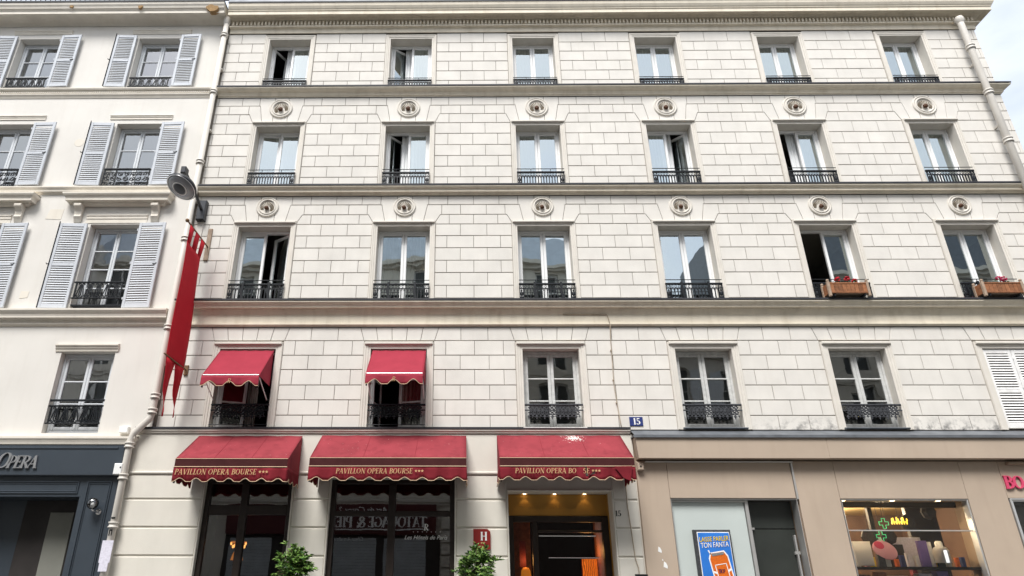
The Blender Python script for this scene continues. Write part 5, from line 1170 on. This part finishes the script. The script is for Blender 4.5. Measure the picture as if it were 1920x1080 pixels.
for f, zn in ((4, 'top-floor'), (3, 'third-floor'), (2, 'second-floor'), (1, 'first-floor')):
    zb, zt, hw = LB[f]
    for c in (-7.56, -10.55):
        if f == 1:
            if c < -9: continue
            c += .08
        o = curtain(c-hw+.03, c+hw-.03, zb-.05, zt-.05, (.275 if f > 1 else .215), 'curtain', 'white net curtain behind the %s shuttered window %s' % (zn, 'nearest the drainpipe' if c > -9 else 'farther from the drainpipe') if f > 1 else 'white net curtain behind the unshuttered window over the navy shop', 60+f, .008, .13); o['group'] = 'net curtains of the stucco building'

# ================================================================== OPPOSITE SIDE OF THE STREET (seen in the window glass)
OY = -14.4
def opposite(x0, x1, h, label, wm, nb, floors, roofh, rm='opp_slate', gf=4.3):
    t = thing('street_house', label, 'building', ((x0+x1)/2, OY-3, 0)); off = Vector(((x0+x1)/2, OY-3, 0))
    def L(o): o.matrix_parent_inverse = Matrix.Translation(-off); return o
    w = (x1-x0)/nb; fh = (h-gf-.6)/floors; ops = []
    for k in range(floors):
        for i in range(nb): c = x0+w*(i+.5); ops.append((c-.55, c+.55, gf+.75+fh*k, gf+.75+fh*k+min(1.9, fh-.75)))
    L(wall(B(), x0, x1, 0, h, OY-.35, OY, ops).build('wall', wm, t))
    pb = {}
    for a, c, e, g in ops:
        key = round(g-e, 2)
        if key not in pb:
            pb[key] = (B().quad((.55, 0, 0), (-.55, 0, 0), (-.55, 0, g-e), (.55, 0, g-e)).mesh('pane', 'dark_door'), B().box(-.55, -.47, -.03, .03, 0, g-e).box(.47, .55, -.03, .03, 0, g-e).box(-.05, .05, -.03, .032, 0, g-e).box(-.47, .47, -.029, .029, g-e-.08, g-e).box(-.47, .47, -.028, .028, (g-e)*.55, (g-e)*.55+.05).mesh('window', 'old_paint'),
                       B().box(-1.06, -.58, .02, .06, 0, g-e).box(.58, 1.06, .02, .06, 0, g-e).mesh('shutters', 'shutter'))
        win = L(place('window', pb[key][1], t, ((a+c)/2, OY-.18, e))); place('pane', pb[key][0], win, (0, -.02, 0))
        if wm == 'opp_wall_b': L(place('shutter', pb[key][2], t, ((a+c)/2, OY, e)))
    bb = B()
    for k in range(floors+1): z = gf+.35+fh*k if k < floors else h-.35; q = .12 if k < floors else .42; bb.box(x0, x1, OY, OY+q, z, z+.18).box(x0, x1, OY, OY+q*.6, z-.12, z)
    L(bb.build('cornice', wm, t))
    if roofh: 
        b = B(); b.v = [(x0, OY-.2, h), (x1, OY-.2, h), (x1, OY-1.3, h+roofh), (x0, OY-1.3, h+roofh), (x0, OY-9, h), (x1, OY-9, h), (x1, OY-8, h+roofh), (x0, OY-8, h+roofh)]; b.f = [(1, 0, 3, 2), (4, 5, 6, 7), (3, 7, 6, 2), (0, 4, 7, 3), (1, 2, 6, 5)]; ro = L(b.build('roof', rm, t))
    L(B().box(x0, x1, OY-9, OY-.36, 0, h-.01).build('body', wm, t))
    return t, L
tA, LA = opposite(-17, 5.2, 15.3, 'pale stone house with shop opposite, mirrored in the hotel windows', 'opp_wall', 8, 4, 2.0, 'zinc_roof')
tB, LB_ = opposite(5.2, 12.5, 11.2, 'low shuttered house across the street between two taller ones', 'opp_wall_b', 3, 2, 1.2)
tC, LC = opposite(12.5, 30, 14.8, 'tall slate-roofed house across the street facing the brown shop', 'opp_wall', 6, 4, 3.2)
tD, LD = opposite(-36, -17, 16.2, 'far shuttered house across the street facing the navy shop', 'opp_wall_b', 7, 4, 2.0, 'zinc_roof')
LA(B().box(-9.2, -1.1, OY, OY+.16, 3.45, 4.55).build('shop_fascia', 'opp_shop', tA))
b = B(); text_strokes(b, 'TATOUAGE & PIERCING', 0, 0, .40, 0, .02, 0, 1.25, .93, .97); b.box(-.1, 5.4, -.02, 0, -.10, -.06)
o = b.build('fascia_lettering', 'white_paint', tA); o.matrix_parent_inverse = Matrix.Translation(-Vector((-5.9, OY-3, 0))); o.location = (-1.45, OY+.165, 3.70); o.rotation_euler = (0, 0, math.pi)
for k, x in enumerate((-8.2, -6.1, -4.2, -2.3)):
    b = B()
    for q in range(30): b.bevbox(-.8, .8, 0, .05, .02+.11*q, .125+.11*q, .012)
    o = b.mesh('roller_shutter', 'roller'); oo = LA(place('roller_shutter', o, tA, (x, OY+.01, 0))); oo.rotation_euler = (0, 0, math.pi); oo.location.y = OY+.06
b = B()
for q in range(9): b.box(-.9, .15, OY, OY+.14, .05+.45*q, .42+.45*q)
LA(b.build('rusticated_pier', 'opp_wall', tA))
LA(B().box(-9.2, -.95, OY, OY+.03, 0, 3.44).box(.2, 5.15, OY, OY+.08, 0, 4.2).build('shopfront', 'shop_dark', tA))
for tx_, sz, xx_, zz_ in (('Art du Corps 2', .30, -3.9, 4.24), ('Chez Art du corps', .20, -4.6, 3.22)):
    o = bfont(tx_, sz, .3, 'white_paint', 'fascia_lettering', tA, (xx_, OY+.17, zz_)); o.rotation_euler = (R(90), 0, math.pi); o.matrix_parent_inverse = Matrix.Translation(-Vector((-5.9, OY-3, 0)))
